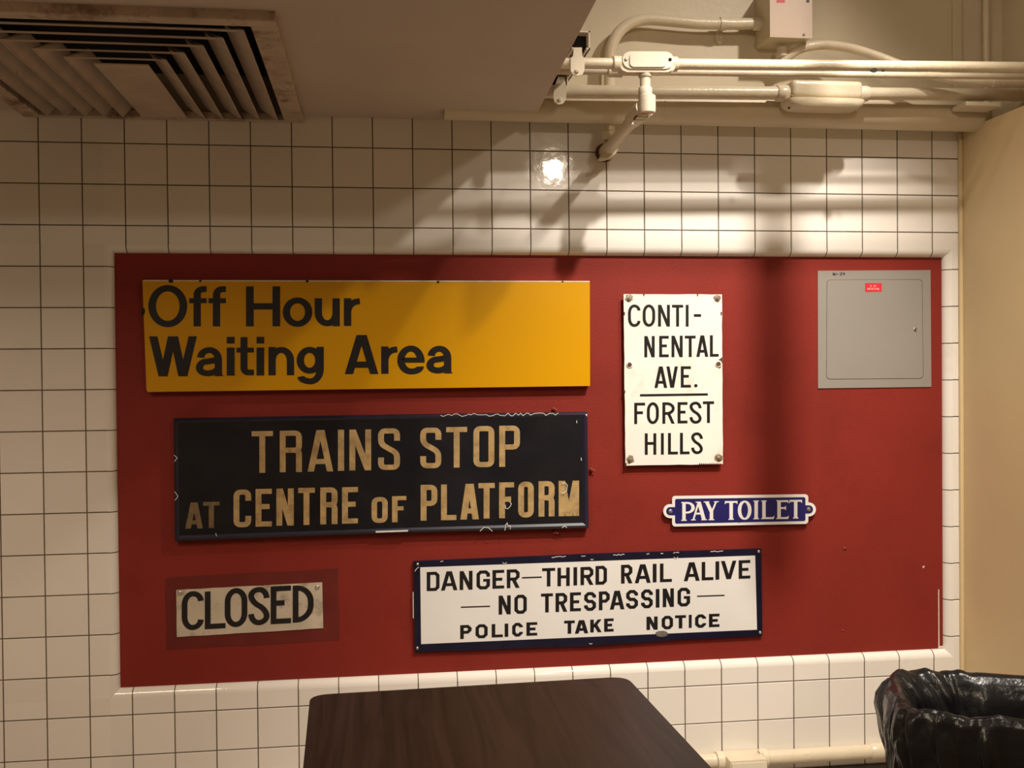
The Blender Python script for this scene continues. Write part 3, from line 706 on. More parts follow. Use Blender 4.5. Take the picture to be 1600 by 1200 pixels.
# ================================================================== PAY TOILET sign
t = thing('enamel_sign', 'small blue sign reading PAY TOILET with white border and lobed ends', 'sign', onY(1155, 822, -0.02))
OY = -0.008
def lobed(L0, L1, T0, T1, B0, B1, lc, lr, rc, rr, cr):
    out = []
    out += rrect([(L0, B0), (L0, T0)], 0)
    return out
def outline(d):
    pts = []
    def arc(c, r, a0, a1, n=14): 
        for k in range(n + 1):
            a = math.radians(a0 + (a1 - a0) * k / n); pts.append((c[0] + r * math.cos(a), c[1] + r * math.sin(a)))
    cr = 5.0 - d * .5
    L, Rr = 1050.3 + d, 1263.0 - d
    lt, lb, rt, rb = 775 + d, 822.7 - d, 772.3 + d, 818.6 - d
    lc, rc, r = (1047.3, 798.7), (1264.0, 796.0), 10.9 - d
    arc((L + cr, lt + cr), cr, 180, 270, 5); arc((Rr - cr, rt + cr), cr, 270, 360, 5)
    dx = abs(Rr - rc[0]); pts.append((Rr, rc[1] - r)); arc(rc, r, -90, 90); pts.append((Rr, rc[1] + r))
    arc((Rr - cr, rb - cr), cr, 0, 90, 5); arc((L + cr, lb - cr), cr, 90, 180, 5)
    pts.append((L, lc[1] + r)); arc(lc, r, 90, 270); pts.append((L, lc[1] - r))
    return pts
link('panel', prism(nb(), outline(0), OY, .0035), M['white'], t)
link('blue_field', prism(nb(), outline(4.5), OY + .0005, .0004), M['blue'], t)
q = 12.308; A_ = lambda ch, x0, x1, y0, y1: (ch, 1030 + x0 / q, 1030 + x1 / q, 765 + y0 / q, 765 + y1 / q)
B_ = lambda ch, x0, x1, y0, y1: (ch, 1150 + x0 / q, 1150 + x1 / q, 765 + y0 / q, 765 + y1 / q)
letters('lettering', [A_('P', 415, 685, 238, 600), A_('A', 615, 915, 232, 590), A_('Y', 860, 1140, 226, 588), A_('T', 1262, 1505, 220, 580), B_('O', 35, 298, 212, 580), B_('I', 345, 430, 210, 570), B_('L', 485, 740, 208, 566), B_('E', 775, 1018, 203, 565), B_('T', 1025, 1270, 198, 555)],
        dict(serif=1, w=5.4, thin=2.9, s=1.5), OY + .0009, M['white'], t, -.012)
for x, y in ((1047.6, 798.9), (1263.5, 795.8)):
    b_ = nb(); lathe(b_, onY(x, y, OY + .0004), (0, -1, 0), [(-.012, .0035), (0, .0035), (.0001, .0062), (.0018, .0055), (.003, .003)], 16); link('screw', b_, M['steel'], t, smooth=SM)
b_ = nb()
for x, y, r in ((1156, 779.8, 1.8), (1155.6, 814.8, 1.9)): prism(b_, [(x + r * math.cos(a), y + r * math.sin(a)) for a in [2 * math.pi * k / 10 for k in range(10)]], OY + .0009, .0004)
link('nail_hole', b_, M['dark'], t)

# ================================================================== DANGER sign
t = thing('enamel_sign', 'white sign with navy border reading DANGER THIRD RAIL ALIVE NO TRESPASSING', 'sign', onY(920, 1005, -0.02))
OY = -0.012
q = 5.714; A_ = lambda ch, x0, x1, y0, y1, ex={}: (ch, 640 + x0 / q, 640 + x1 / q, 855 + y0 / q, 855 + y1 / q, ex)
B_ = lambda ch, x0, x1, y0, y1, ex={}: (ch, 920 + x0 / q, 920 + x1 / q, 850 + y0 / q, 850 + y1 / q, ex)
cor = [(646, 877), (918, 865.5), (1189.5, 857.3), (1191.3, 993.5), (1060, 1000), (920, 1009.5), (648, 1019)]
link('panel', prism(nb(), cor, OY, .009), M['bordernavy'], t)
link('white_field', prism(nb(), [(656.6, 886.5), (1179.9, 868), (1182.9, 983.9), (658, 1006.4)], OY + .0005, .0004), M['white'], t)
std = dict(w=5.6, h=4.6, r=3.6, n=1, pm=.52, mid=.5, gap=.33, abar=.70, apex=.22, emid=.84)
std2 = dict(std); std2.update(h=4.2, r=3.5)
letters('lettering', [A_('D', 153, 268, 220, 390), A_('A', 280, 427, 215, 385), A_('N', 447, 562, 212, 380), A_('G', 597, 718, 208, 375), A_('E', 740, 845, 203, 369), A_('R', 868, 983, 198, 364),
    A_('-', 1003, 1180, 264, 276), A_('T', 1183, 1300, 186, 350), A_('H', 1320, 1430, 182, 347), A_('I', 1463, 1496, 178, 341), ('R', 907, 927.3, 885.8, 914), B_('D', 60, 163, 195, 362), B_('R', 288, 390, 185, 352), B_('A', 410, 553, 181, 348), B_('I', 571, 605, 177, 342), B_('L', 635, 742, 173, 339),
    B_('A', 848, 990, 163, 330), B_('L', 1008, 1113, 159, 323), B_('I', 1131, 1165, 155, 318), B_('V', 1180, 1318, 150, 313), B_('E', 1338, 1442, 144, 309)], std, OY + .001, M['ink'], t, -.034)
letters('lettering', [A_('-', 458, 718, 526, 537), A_('N', 795, 903, 431, 600), A_('O', 935, 1047, 425, 593), A_('T', 1173, 1280, 413, 582), A_('R', 1303, 1408, 409, 577), A_('E', 1432, 1530, 403, 571), ('S', 912.7, 931.4, 925.2, 954.2), B_('P', 90, 188, 423, 590), B_('A', 188, 318, 417, 584), B_('S', 333, 440, 411, 577), B_('S', 467, 572, 406, 572),
    B_('I', 598, 631, 402, 567), B_('N', 660, 760, 397, 562), B_('G', 792, 905, 391, 556), B_('-', 967, 1212, 457, 468)], std, OY + .001, M['ink'], t, -.034)
letters('lettering', [A_('P', 452, 555, 695, 818), A_('O', 588, 698, 689, 811), A_('L', 733, 833, 685, 804), A_('I', 849, 881, 682, 800), A_('C', 915, 1012, 676, 796), A_('E', 1043, 1140, 670, 789), A_('T', 1380, 1475, 655, 772), A_('A', 1475, 1595, 651, 770), B_('K', 13, 115, 674, 788), B_('E', 137, 222, 665, 782),
    B_('N', 515, 615, 648, 766), B_('O', 650, 753, 642, 760), B_('T', 770, 868, 636, 753), B_('I', 893, 919, 632, 748), B_('C', 948, 1048, 629, 746), B_('E', 1073, 1167, 623, 741)], std2, OY + .001, M['ink'], t, -.034)
for x, y in ((652.5, 881.5), (652, 1012.5), (1185.3, 861.6), (1187.6, 988)):
    b_ = nb(); screw_head(b_, x, y, OY + .0005, .0042, .0034); link('screw', b_, M['steel'], t, smooth=SM)
for x, y in ((788, 876.5), (923.5, 871), (1055.5, 866), (789, 1009), (923, 1003.5), (1060, 993)):
    b_ = nb(); lathe(b_, onY(x, y, OY + .0002), (0, -1, 0), [(-.002, .0052), (.0012, .0048), (.0016, .0036), (.0002, .003)], 14)
    link('eyelet', b_, M['bordernavy'], t, smooth=SM)
b_ = nb()
for x, y, r in ((788.5, 877.5, 3.2), (1056, 869, 3.4), (923, 1004, 2.4), (925, 872.5, 2.2)):
    crack(b_, [(x + r * math.cos(a), y + r * math.sin(a)) for a in [math.radians(20 + 20 * k) for k in range(8)]], .9, OY + .0022)
for x0, x1 in ((862, 886), (908, 916), (958, 976), (1010, 1016), (1032, 1038), (1052, 1062), (1110, 1132), (688, 694)):
    y = lambda x: 877 - (x - 646) * .0363 + 1.0
    pts = []; x = x0
    while x < x1: pts.append((x, y(x) + rnd.uniform(-.5, 1.2))); x += 2.2
    if len(pts) > 1: crack(b_, pts, 1.0, OY + .0012)
crack(b_, [(645.5, 925), (645.8, 966)], 1.2, OY + .0012); crack(b_, [(648, 893), (651, 888.5), (654.5, 886)], .9, OY + .0012)
for f in b_.faces:
    f.normal_update()
    if f.normal.y > 0: f.normal_flip()
link('chip', b_, M['chip'], t, recalc=False)
b_ = nb(); prism(b_, [(1034 + 9 * math.cos(a) * (1 + .2 * rnd.random()), 990.5 + 4.6 * math.sin(a) * (1 + .2 * rnd.random())) for a in [2 * math.pi * k / 14 for k in range(14)]], OY + .0013, .0003); link('worn_patch', b_, mat('worn_gray', (0.14, 0.125, 0.11), 0.6, var=.35, vscale=60), t)

# ================================================================== CLOSED sign
t = thing('metal_sign', 'small scuffed white sign reading CLOSED at the lower left of the board', 'sign', onY(390, 990, -0.02))
OY = -0.0185
q = 5.714; A_ = lambda ch, x0, x1, y0, y1, ex={}: (ch, 250 + x0 / q, 250 + x1 / q, 880 + y0 / q, 880 + y1 / q, ex)
cor = [(275.4, 922), (503.4, 910), (505, 981.5), (276.3, 995.5)]
link('panel', prism(nb(), jagged(cor, 18, .3, 8), OY, .003), M['grimy'], t)
letters('lettering', [A_('C', 193, 390, 250, 597), A_('L', 400, 585, 249, 585), A_('O', 578, 780, 222, 570), A_('S', 788, 978, 212, 553), A_('E', 988, 1170, 203, 540, dict(mid=.45, emid=.68)), A_('D', 1185, 1372, 196, 526, dict(rd=22))],
        dict(w=9.0, h=8.0, r=17, n=8, diag=1, gap=.26, mid=.47), OY + .0006, M['ink'], t, -.055)
for x, y in ((281.5, 925.5), (496, 917)):
    b_ = nb(); screw_head(b_, x, y, OY, .0062, .0045); link('screw', b_, M['steel'], t, smooth=SM)
b_ = nb()
cor2 = [(258, 903), (528, 888), (530, 1000), (260, 1016)]
prism(b_, jagged(cor2, 30, .8, 4), BO + .0007, .0006)
fm = link('old_paint_patch', b_, mat('old_paint_patch', (0.140, 0.020, 0.015), .6, spec=.22, var=.12, vscale=14), t); fm['label'] = 'darker red patch of older paint around the sign'

# ================================================================== pipes and conduits at the top right
def hub(bm, p, ax, r, L):
    return lathe(bm, p, ax, [(0, r * .9), (L * .08, r), (L * .85, r), (L, r * .92)], 24)
# fat water pipe along the top of the tiles
OF = 0.075
t = thing('water_pipe', 'thick cream painted water pipe along the top edge of the tiled wall', 'pipe', onY(1200, 175, OF))
zf = onY(1200, 173.0, OF).z
link('pipe', tube(nb(), [(SX - .25, -OF, zf), (XR + .005, -OF, zf)], .0455, 40), M['cream'], t, smooth=SM)
xx = onY(1039, 190, OF + .045).x
link('joint', lathe(nb(), (xx, -OF, zf), (1, 0, 0), [(0, .0455), (.001, .0462), (.004, .0462), (.005, .0455)], 40), M['cream'], t, smooth=SM)

# front conduit with the inline body and the drop
OB = 0.36
zB = onY(1240, 100.6, OB).z
t = thing('electrical_conduit', 'bright front cream conduit nearest the room with a capped inline fitting', 'conduit', (onY(1240, 100, OB)))
pL = onY(880, 99.2, OB); pR = onY(1618, 103.4, OB); pR.x = XU
def onB(x): 
    k = (x - 880) / (1610 - 880); return onY(x, 99.2 + 4.2 * k, OB)
link('pipe', tube(nb(), [Vector((SX - .05, -OB, pL.z)), onB(972)], .0135, 24), M['pipe'], t, smooth=SM)
link('pipe', tube(nb(), [onB(1050), Vector((XU, -OB, pR.z))], .0135, 24), M['pipe'], t, smooth=SM)
b_ = nb(); prism(b_, rrect([(968, 85), (1056, 85.5), (1056, 112.5), (968, 112.5)], 12, 6), OB + .017, .034); bmesh.ops.bevel(b_, geom=list(b_.edges), offset=.002, segments=2, affect='EDGES')
body = link('conduit_body', b_, M['pipe'], t, smooth=SM)
hb = nb(); hub(hb, onB(957), (1, 0, 0), .0195, .022); link('hub', hb, M['pipe'], t, smooth=SM)
hb = nb(); hub(hb, onB(1046), (1, 0, 0), .0185, .020); link('hub', hb, M['pipe'], t, smooth=SM)
b_ = nb(); prism(b_, rrect([(973, 80), (1052.5, 80.5), (1052.5, 107.5), (973, 107)], 13.4, 8), OB + .021, .004)
prism(b_, rrect([(984.5, 83.5), (1041, 83.7), (1041, 104.5), (984.5, 104.3)], 5, 5), OB + .0245, .004)
bmesh.ops.bevel(b_, geom=list(b_.edges), offset=.0012, segments=2, affect='EDGES')
cv = link('cover_plate', b_, M['pale'], t, smooth=SM)
for x, y, mm in ((978, 93, 'steel'), (1047, 93, 'dark')):
    b_ = nb(); screw_head(b_, x, y, OB + .021, .0042, .0028); link('screw', b_, M[mm], cv, smooth=SM)
b_ = nb()
for x, y, a, bb2 in ((1366, 108, 5.6, 3.4), (1380.5, 108.5, 2.4, 1.8)): prism(b_, [(x + a * math.cos(k / 6 * math.pi), y - bb2 * math.sin(k / 6 * math.pi) + 1.6) for k in range(12)], OB + .0125, .003)
link('hole', b_, M['dark'], t)
# thin conduit behind and below
OT = 0.285
t = thing('electrical_conduit', 'thin cream conduit running just below the bright front conduit', 'conduit', onY(1240, 115, OT))
a = onY(880, 112.0, OT); c = onY(1590, 118.3, OT)
link('pipe', tube(nb(), [Vector((SX - .05, -OT, a.z)), Vector((XU, -OT, c.z))], .0085, 18), M['pipe'], t, smooth=SM)
t2 = t
b_ = nb(); tube(b_, [onY(950, 112.6, OT), onY(972, 113, OT)], .013, 18); link('coupling', b_, M['pipe'], t, smooth=SM)

# lower conduit with round junction box
OA = 0.16
t = thing('electrical_conduit', 'lower cream conduit passing through the big oval junction box', 'conduit', onY(1100, 144, OA))
def onA(x): return onY(x, 144.0 + (x - 860) * 3.4 / 730, OA)
link('pipe', tube(nb(), [Vector((SX - .05, -OA, onA(860).z)), onA(1224)], .0178, 26), M['pipe'], t, smooth=SM)
link('pipe', tube(nb(), [onA(1345), Vector((XU, -OA, onA(1590).z))], .0170, 26), M['pipe'], t, smooth=SM)
hb = nb(); hub(hb, onA(1213), (1, 0, 0), .0225, .034); link('hub', hb, M['pipe'], t, smooth=SM)
hb = nb(); hub(hb, onA(1336), (1, 0, 0), .0215, .038); link('hub', hb, M['pale'], t, smooth=SM)
hb = nb(); hub(hb, onA(1583), (1, 0, 0), .0195, .018); link('coupling', hb, M['pipe'], t, smooth=SM)
t = thing('junction_box', 'oval cream cast junction box on the lower conduit', 'junction box', onY(1282, 160, OA))
pa, pb = onY(1231, 128, OA), onY(1341, 158, OA)
b_ = nb(); box(b_, (pa.x, -OA - .032, pb.z), (pb.x, -OA + .035, pa.z), .014, 4); link('body', b_, M['pipe'], t, smooth=SM)
pa, pb = onY(1224, 157, OA), onY(1345, 173.5, OA)
b_ = nb(); prof = [(0, 1.0), (.006, 1.0), (.016, .95), (.022, .86)]
cx, hx = (pa.x + pb.x) / 2, (pb.x - pa.x) / 2; rings = []
for dz, s_ in prof + [(.0225, .4)]:
    ring = []
    for k in range(48):
        an = 2 * math.pi * k / 48; e = 0.42
        ring.append(b_.verts.new((cx + hx * s_ * math.copysign(abs(math.cos(an)) ** e, math.cos(an)), -OA + .0 + .044 * s_ * math.copysign(abs(math.sin(an)) ** e, math.sin(an)), pa.z - .0005 - dz)))
    rings.append(ring)
for r0, r1 in zip(rings, rings[1:]):
    for k in range(48): b_.faces.new((r0[k], r0[(k + 1) % 48], r1[(k + 1) % 48], r1[k]))
b_.faces.new(rings[0]); b_.faces.new(rings[-1][::-1]); lid = link('lid', b_, M['pipe'], t, smooth=SM)
b_ = nb(); screw_head(b_, 1233, 168.5, OA + .040, .003); link('screw', b_, M['dark'], lid)

# drop fitting and slanted elbow to the wall
t = thing('conduit_elbow', 'chipped cream conduit drop angling down from the inline fitting to the tiles', 'conduit fitting', onY(1008, 150, OB))
b_ = nb(); top = onY(1007.5, 110, OB); bot = onY(1008.5, 152, OB)
zz = lambda y: onY(1008, y, OB).z
xq = onY(1008, 130, OB).x
pr = [(110, .0168), (120, .0168), (121.5, .0150), (122, .0132), (137, .0132), (137.2, .0165), (138.5, .0172), (150, .0172), (151, .016)]
lathe(b_, (xq, -OB, zz(110)), (0, 0, -1), [(zz(110) - zz(y), r) for y, r in pr], 26); link('coupling', b_, M['pale'], t, smooth=SM)
b_ = nb(); xe = onY(1011, 165, OB).x
lathe(b_, (xe, -OB, zz(149)), (0, 0, -1), [(0, .019), (.002, .0215), (zz(149) - zz(170), .0215), (zz(149) - zz(176), .0205)], 26)
link('elbow_socket', b_, M['pale'], t, smooth=SM)
e0 = onY(1006, 167, OB - .005); e1 = onY(950, 234, 0.035)
b_ = nb(); dv = (e1 - e0)
tube(b_, [e0, e0 + dv * .12, e0 + dv * .28, e0 + dv * .32, e0 + dv * .9, e1], [.0205, .0225, .0215, .0165, .0165, .018], 26); link('slanted_arm', b_, M['pipe'], t, smooth=SM)
# flat plugged face under the elbow
b_ = nb(); prism(b_, [(986, 193), (1001, 176), (1022, 176.5), (1010, 187), (990, 195)], OB - .02, .02); link('elbow_plug', b_, M['pale'], t)
b_ = nb(); prism(b_, [(985, 192), (992, 182), (1000, 175.5), (1001, 177.5), (994, 184), (986.5, 193)], OB - .0185, .002); prism(b_, [(1000, 175), (1022, 175.6), (1022, 177), (1000, 176.6)], OB + .0216, .002); link('rust_seam', b_, M['rust'], t)
p = onY(944, 239, 0.012)
b_ = nb(); lathe(b_, onY(944, 239, 0.0), (0, -1, 0), [(-.0005, .026), (.004, .026), (.006, .023)], 26); link('rusted_flange', b_, M['rust'], t, smooth=SM)
b_ = nb(); lathe(b_, onY(947.5, 238, 0.002), (0, -1, 0), [(0, .023), (.030, .023), (.040, .020), (.048, .012)], 26); link('wall_hub', b_, M['pipe'], t, smooth=SM)
b_ = nb(); prism(b_, [(938, 246), (944, 236), (952, 231.5), (968, 231.5), (962, 240), (950, 247), (942, 248)], .052, .04); link('hub_plug', b_, M['pale'], t)

# bent conduit on the upper wall
OCc = 0.045
t = thing('electrical_conduit', 'bent cream conduit curving down the wall from the left side of the box', 'conduit', onY(1050, 40, OCc))
pts = [onY(x, y, OCc) for x, y in ((1186, 37), (1140, 37.5), (1090, 36.5), (1045, 32.5), (1010, 30.5), (984, 37), (966, 52), (956, 73), (953, 96), (952.5, 130), (952, 180), (952, 214))]
link('pipe', tube(nb(), spline(pts, 7), .0158, 24), M['pipe'], t, smooth=SM)
hb = nb(); hub(hb, onY(1176, 37.3, OCc), (1, 0, 0), .0185, .03); link('connector', hb, M['pipe'], t, smooth=SM)
hb = nb(); hub(hb, onY(952, 205, OCc), (0, 0, -1), .0195, .026); link('connector', hb, M['pipe'], t, smooth=SM)
t = thing('pipe_strap', 'one-hole strap clamping the bent upper conduit', 'pipe strap', onY(1126, 50, .03))
b_ = nb(); p = onY(1129, 37.3, OCc); tube(b_, [p + Vector((-.009, 0, 0)), p + Vector((.009, 0, 0))], .0182, 24)
prism(b_, rrect([(1118, 47), (1130, 47), (1129, 67), (1118, 66)], 5), .012, .012); link('strap', b_, M['pipe'], t, smooth=SM)
b_ = nb(); screw_head(b_, 1126, 57.5, .012, .006, .006); link('screw', b_, M['pipe'], t, smooth=SM)

# wall box
t = thing('pull_box', 'square pinkish-fronted electrical box mounted high on the upper wall', 'electrical box', onY(1235, 60, .06))
DB = .118; pa = onY(1203, 58, DB); pb = onY(1269.5, 60, DB); ztop = pa.z + .15
link('body', box(nb(), (pa.x + .001, -DB + .004, pa.z + .002), (pb.x - .001, -.002, ztop), .003), M['cream'], t)
fc = link('front_cover', box(nb(), (pa.x, -DB, pa.z), (pb.x, -DB + .004, ztop), .001), M['pink'], t)
b_ = nb(); screw_head(b_, 1256, 54.5, DB, .004, .003); link('screw', b_, M['steel'], fc, smooth=SM)
link('red_label', prism(nb(), [(1213.5, -8), (1226.5, -8), (1226.5, 4.2), (1213.5, 4.2)], DB + .0005, .001), M['stickred'], fc)
link('slot', prism(nb(), [(1260, -6), (1264.6, -6), (1264.6, 4), (1260, 4)], DB + .0005, .001), M['ink'], fc)
# conduit leaving the box to the right
t = thing('electrical_conduit', 'arched cream conduit leaving the bottom of the wall box to the right', 'conduit', onY(1330, 75, .1))
seq = [(1222, 96, .06), (1232, 88, .065), (1252, 76, .075), (1285, 70.5, .085), (1325, 74.5, .11), (1365, 86, .14), (1405, 101, .17), (1450, 116, .20), (1500, 125.5, .215), (1550, 129, .22), (1602, 129.5, .22)]
pts = [onY(*s_) for s_ in seq]; pts[-1].x = XU
link('pipe', tube(nb(), spline(pts, 7), .0128, 24), M['pipe'], t, smooth=SM)
hb = nb(); hub(hb, onY(1548, 129, .22), (1, 0, 0), .0150, .022); link('coupling', hb, M['pipe'], t, smooth=SM)
hb = nb(); lathe(hb, onY(1222, 80, .06), (0, 0, -1), [(-.01, .014), (.004, .014), (.006, .018), (.016, .018), (.02, .014)], 20); link('connector', hb, M['pale'], t, smooth=SM)
# conduit rising on the right wall
t = thing('electrical_conduit', 'vertical cream conduit rising in the upper right corner', 'conduit', onY(1534, 95, .014))
p = onY(1534, 60, .11); xv = XR + .072
link('pipe', tube(nb(), [(xv, -.014, ZL + .0005), (xv, -.014, HC - .001)], .0095, 18), M['pipe'], t, smooth=SM)
# ledge piece under the lower conduit
t = tag(link('support_bracket', box(nb(), (onY(1500, 160, .17).x, -.20, onY(1530, 165.5, .2).z), (onY(1564, 160, .2).x, -.13, onY(1530, 158.5, .2).z), .003), M['pipe']), 'flat painted support piece below the lower conduit at the right wall', 'bracket')

# strut channels and straps at the left
def strut(px0, px1, py0, py1, o, label):
    t = thing('strut_channel', label, 'strut channel', onY((px0 + px1) / 2, py0, o), 'strut channels holding the conduits')
    a = onY(px0, py0, o); c = onY(px1, py1, o); th = .0035; b_ = nb()
    x0, x1, z1, z0 = a.x, c.x, a.z, c.z
    box(b_, (x0, -o, z1 - th), (x1, -.004, z1)); box(b_, (x0, -o, z0), (x0 + th, -.004, z1)); box(b_, (x1 - th, -o, z0), (x1, -.004, z1))
    box(b_, (x0, -o, z0), (x0 + .009, -.004, z0 + th)); box(b_, (x1 - .009, -o, z0), (x1, -.004, z0 + th)); link('channel', b_, M['pale'], t)
    b_ = nb(); box(b_, (x0 + th, -o + .03, z0 + .001), (x1 - th, -o + .034, z1 - th)); link('hollow_shade', b_, M['dark'], t)  # near-black plate painting the shade inside the channel
strut(891, 922, 47.5, 77, OB + .012, 'open end of the upper steel channel above the front conduit')
strut(860, 888, 112, 137, OA + .012, 'open end of the lower steel channel above the lower conduit')
def strap(name_o, poly, sx, sy, o, label):
    t = thing('pipe_strap', label, 'pipe strap', onY(sx, sy, o), 'straps hanging from the channels')
    b_ = nb(); prism(b_, poly, o, .003); bmesh.ops.bevel(b_, geom=list(b_.edges), offset=.0006, segments=1, affect='EDGES'); sp = link('strap', b_, M['pale'], t, smooth=SM)
    b_ = nb(); screw_head(b_, sx, sy, o, .0055, .006); link('screw', b_, M['pipe'], sp, smooth=SM)
strap('s', [(896, 74), (909.5, 74), (909.5, 87), (913.5, 91), (913.5, 110), (910, 117), (903, 119), (895, 117), (891.5, 110), (891.5, 91), (896, 87)], 901, 111.5, OB + .019, 'upper strap with a screw holding the front conduit')
strap('s', [(872, 120), (882, 120), (884.5, 134), (886, 140), (884, 156), (880, 162), (873, 163.5), (866.5, 160), (864, 152), (866, 136)], 874, 156, OA + .024, 'lower strap with a screw holding the lower conduit')

# pendant pipe hanging from the high ceiling of the bay, above the frame (its shadow falls on the board)
t = thing('hanging_pipe', 'vertical pipe hanging from the high ceiling, right of the low tan ceiling', 'pipe', (2.01, -1.0, HC))
link('pipe', tube(nb(), [(2.012, -1.0, 2.22), (2.012, -1.0, HC)], .026, 24), M['pipe'], t, smooth=SM)

t = thing('shading_duct', 'unseen square duct added beside the low tan ceiling to shade the upper tiles', 'duct', (1.65, -1.0, 2.62))
link('duct', box(nb(), (SX + .001, -1.06, 2.66), (1.985, -.94, 2.98), .006), M['room'], t)  # added out of view, sized to block the flood lamp from the upper tiles

# ================================================================== outlet box and conduit at the foot of the wall
OO = 0.035
t = thing('electrical_conduit', 'low cream conduit running along the foot of the tiled wall', 'conduit', onY(1300, 1180, OO))
zc = onY(1300, 1180.5, OO).z
x0 = onY(1133, 1184, OO).x; x1 = onY(1196, 1182, OO).x
link('pipe', tube(nb(), [(-.2, -.0225, zc), (x0 + .01, -.0225, zc)], .0205, 22), M['pipe'], t, smooth=SM)
link('pipe', tube(nb(), [(x1 - .01, -.0225, zc), (XR, -.0225, zc)], .0205, 22), M['pipe'], t, smooth=SM)
b_ = nb(); p = onY(1362, 1178, OO); hub(b_, (p.x, -.0225, zc), (1, 0, 0), .0235, .05); link('coupling', b_, M['pipe'], t, smooth=SM)
t = thing('outlet_box', 'cream surface outlet box with two dark sockets at the foot of the tiles', 'outlet box', (onY(1165, 1195, .06)))
OX = .085
a = onY(1141, 1189.5, OX); c = onY(1199.5, 1186, OX)
zt = (a.z + c.z) / 2
link('body', box(nb(), (a.x, -OX, zt - .105), (c.x, -.001, zt), .004, 2), M['pipe'], t, smooth=SM)
for s_, xx2 in ((1, a.x - .022), (1, c.x - .002)):
    b_ = nb(); lathe(b_, (xx2, -.024, zc), (1, 0, 0), [(0, .022), (.002, .027), (.022, .027), (.024, .025)], 22); link('hub', b_, M['pipe'], t, smooth=SM)
fp = link('face_plate', box(nb(), (a.x + .004, -OX - .004, zt - .100), (c.x - .004, -OX, zt - .006), .002), M['pale'], t, smooth=SM)
xm = (a.x + c.x) / 2
for dx in (-.017, .019):
    b_ = nb(); lathe(b_, (xm + dx, -OX - .0038, zt - .040), (0, -1, 0), [(-.002, .0145), (.0012, .0145), (.0014, .012)], 22); link('socket', b_, M['ink'], fp, smooth=SM)
b_ = nb(); p = onY(1194, 1172, .03); lathe(b_, (c.x - .004, -.035, zt - .004), (1, 0, .4), [(0, .012), (.006, .012), (.008, .009)], 14); link('lug', b_, M['pipe'], t, smooth=SM)

# ================================================================== table
t = thing('cafe_table', 'small square table with dark walnut laminate top in front of the tiled wall', 'table', (1.03, -1.40, 0))
TZ = 0.74
cl, cr_ = (0.758, -1.083), (1.318, -1.066)
ux = Vector((cr_[0] - cl[0], cr_[1] - cl[1])); Lw = ux.length; ux.normalize(); uy = Vector((ux.y, -ux.x))
cn = [Vector(cl), Vector(cr_), Vector(cr_) + uy * .61, Vector(cl) + uy * .61]
poly = rrect([tuple(p) for p in cn], .035, 7)
def slab(bm, poly, z0, z1):
    a = [bm.verts.new((x, y, z1)) for x, y in poly]; b = [bm.verts.new((x, y, z0)) for x, y in poly]
    bm.faces.new(a); bm.faces.new(b[::-1]); n = len(a)
    for k in range(n): bm.faces.new((a[k], a[(k + 1) % n], b[(k + 1) % n], b[k]))
    return bm
link('tabletop', slab(nb(), poly, TZ - .006, TZ), M['wood'], t)
c0 = sum(cn, Vector((0, 0))) / 4
link('edge_band', slab(nb(), poly, TZ - .032, TZ - .006), M['edge'], t)
link('pedestal', lathe(nb(), (c0.x, c0.y, .02), (0, 0, 1), [(0, .05), (.02, .038), (TZ - .075, .038), (TZ - .06, .09), (TZ - .053, .09)], 24), M['iron'], t, smooth=SM)
b_ = nb()
for k in range(2):
    dx, dy = (.28, .035) if k == 0 else (.035, .28); box(b_, (c0.x - dx, c0.y - dy, 0.0), (c0.x + dx, c0.y + dy, .03), .012, 2)
link('cross_base', b_, M['iron'], t, smooth=SM)

# ================================================================== trash can and liner
LD = Vector((.92, -.385)).normalized(); SD = Vector((LD.y, -LD.x)); LC = Vector((2.165, -.972)); HA, HB = .247, .150
def sup(u, e=0.36):
    c, s_ = math.cos(u), math.sin(u)
    return math.copysign(abs(c) ** e, c), math.copysign(abs(s_) ** e, s_)
RZ = 0.625
def ringpt(u, off):
    c, s_ = sup(u); q2 = LD * (c * (HA + off)) + SD * (s_ * (HB + off)); return LC + q2
b_ = nb(); rings = []
for off, z in ((-.055, 0), (-.052, .004), (-.012, RZ - .03), (-.004, RZ - .028), (-.003, RZ - .006), (-.012, RZ - .006), (-.018, RZ - .03), (-.06, .02)):
    rings.append([b_.verts.new((*ringpt(2 * math.pi * k / 64, off), z)) for k in range(64)])
for r0, r1 in zip(rings, rings[1:]):
    for k in range(64): b_.faces.new((r0[k], r0[(k + 1) % 64], r1[(k + 1) % 64], r1[k]))
b_.faces.new(rings[0]); b_.faces.new(rings[-1][::-1])
t = thing('trash_can', 'slim rectangular trash can hidden under its black liner', 'trash can', (LC.x, LC.y, 0))
link('body', b_, M['bin'], t, smooth=SM)
prof = [(-.075, .12), (-.062, .25), (-.048, .38), (-.040, .47), (-.034, .54), (-.026, .585), (-.014, .612), (-.005, .626), (.003, .631), (.009, .628), (.016, .616), (.022, .590), (.024, .566), (.017, .535), (.012, .48), (.008, .42), (.003, .36), (-.001, .29), (-.004, .22), (-.006, .17)]
NU = 420; fine = []
for (a0, z0), (a1, z1) in zip(prof, prof[1:]):
    for k in range(4): fine.append((a0 + (a1 - a0) * k / 4, z0 + (z1 - z0) * k / 4))
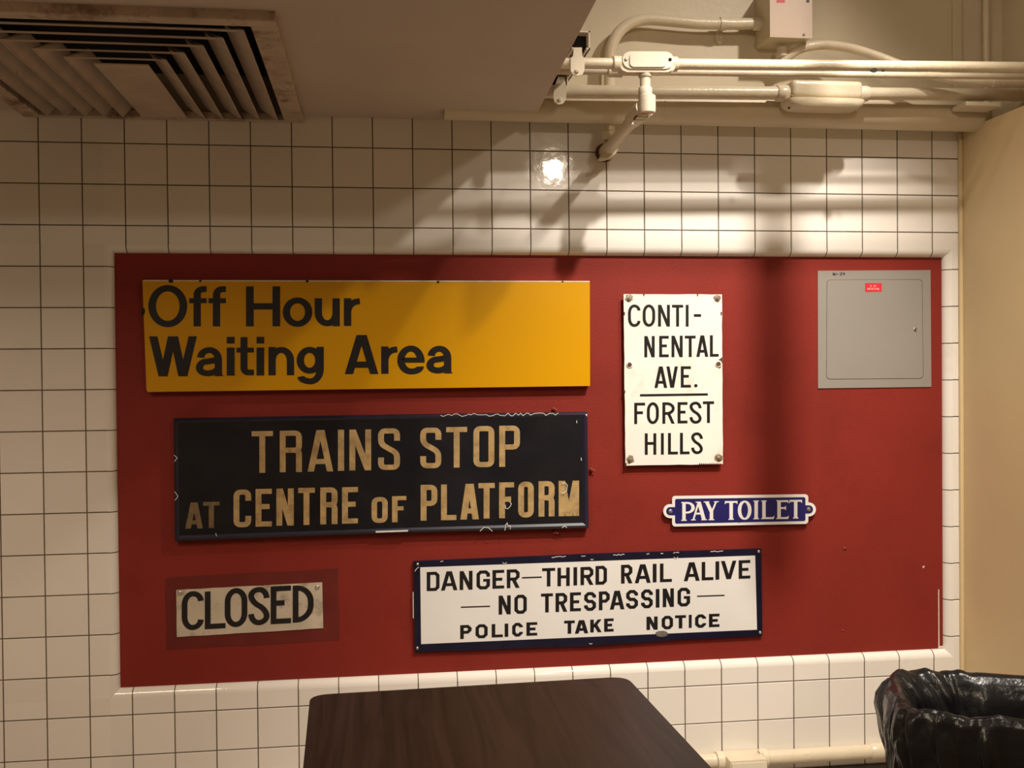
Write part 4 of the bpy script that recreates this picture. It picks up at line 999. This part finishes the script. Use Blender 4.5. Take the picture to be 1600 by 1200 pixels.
fine.append(prof[-1])
iv = [i for i, (a, z) in enumerate(fine) if z > .6309][0]
b_ = nb(); rings = []
def ridge(v): return 1 - abs(noise.noise(v)) * 2.2
for i, (off, z) in enumerate(fine):
    ring = []; inside = i < iv; dist = abs(i - iv) / 12.0
    for k in range(NU):
        u = 2 * math.pi * k / NU; c, s_ = sup(u)
        q3 = Vector((c * 2.1, s_ * 1.3, 0.0))
        sd = 7.3 if inside else 1.7
        # long creases running down from the rim, drifting sideways, plus broad sags
        f1 = ridge(Vector((q3.x * 2.6 + z * (2.6 if inside else 3.8), q3.y * 2.6 - z * 1.6, z * 1.3 + sd)))
        f2 = ridge(Vector((q3.x * 5.5 - z * 4, q3.y * 5.5 + z * 3, z * 3 + sd * 2)))
        vd = noise.voronoi(Vector((q3.x * 3.2 + z * 1.5, q3.y * 3.2 - z * 2.0, z * (9 if inside else 7) + sd)))[0]
        f4 = vd[1] - vd[0]
        f3 = noise.noise(Vector((q3.x * 1.1 + 4, q3.y * 1.1, z * 3 + sd)))
        amp = min(1.0, dist * .9 + .12)
        d = (f1 - .5) * (.016 if inside else .011) + (f2 - .5) * .005 + (f4 - .3) * .018 + f3 * (.016 if inside else .010)
        if inside: dd = off - abs(d) * amp * 1.0 - .004 * amp
        else: dd = off + max(-.010, d) * amp + .006 * amp
        rz = noise.noise(Vector((q3.x * 2.2, q3.y * 2.2, 9.1))) * .010 + noise.noise(Vector((q3.x * 6, q3.y * 6, 3.1))) * .006
        back = max(0.0, -s_)
        wz = max(0.0, 1 - dist * .6)
        p = ringpt(u, dd); ring.append(b_.verts.new((p.x, p.y, z + rz * wz + .0 * back * wz)))
    rings.append(ring)
for r0, r1 in zip(rings, rings[1:]):
    for k in range(NU): b_.faces.new((r0[k], r0[(k + 1) % NU], r1[(k + 1) % NU], r1[k]))
b_.faces.new(rings[0])
tag(link('trash_bag', b_, M['bag'], smooth=math.radians(60)), 'crumpled shiny black plastic liner folded over the trash can rim', 'trash bag')
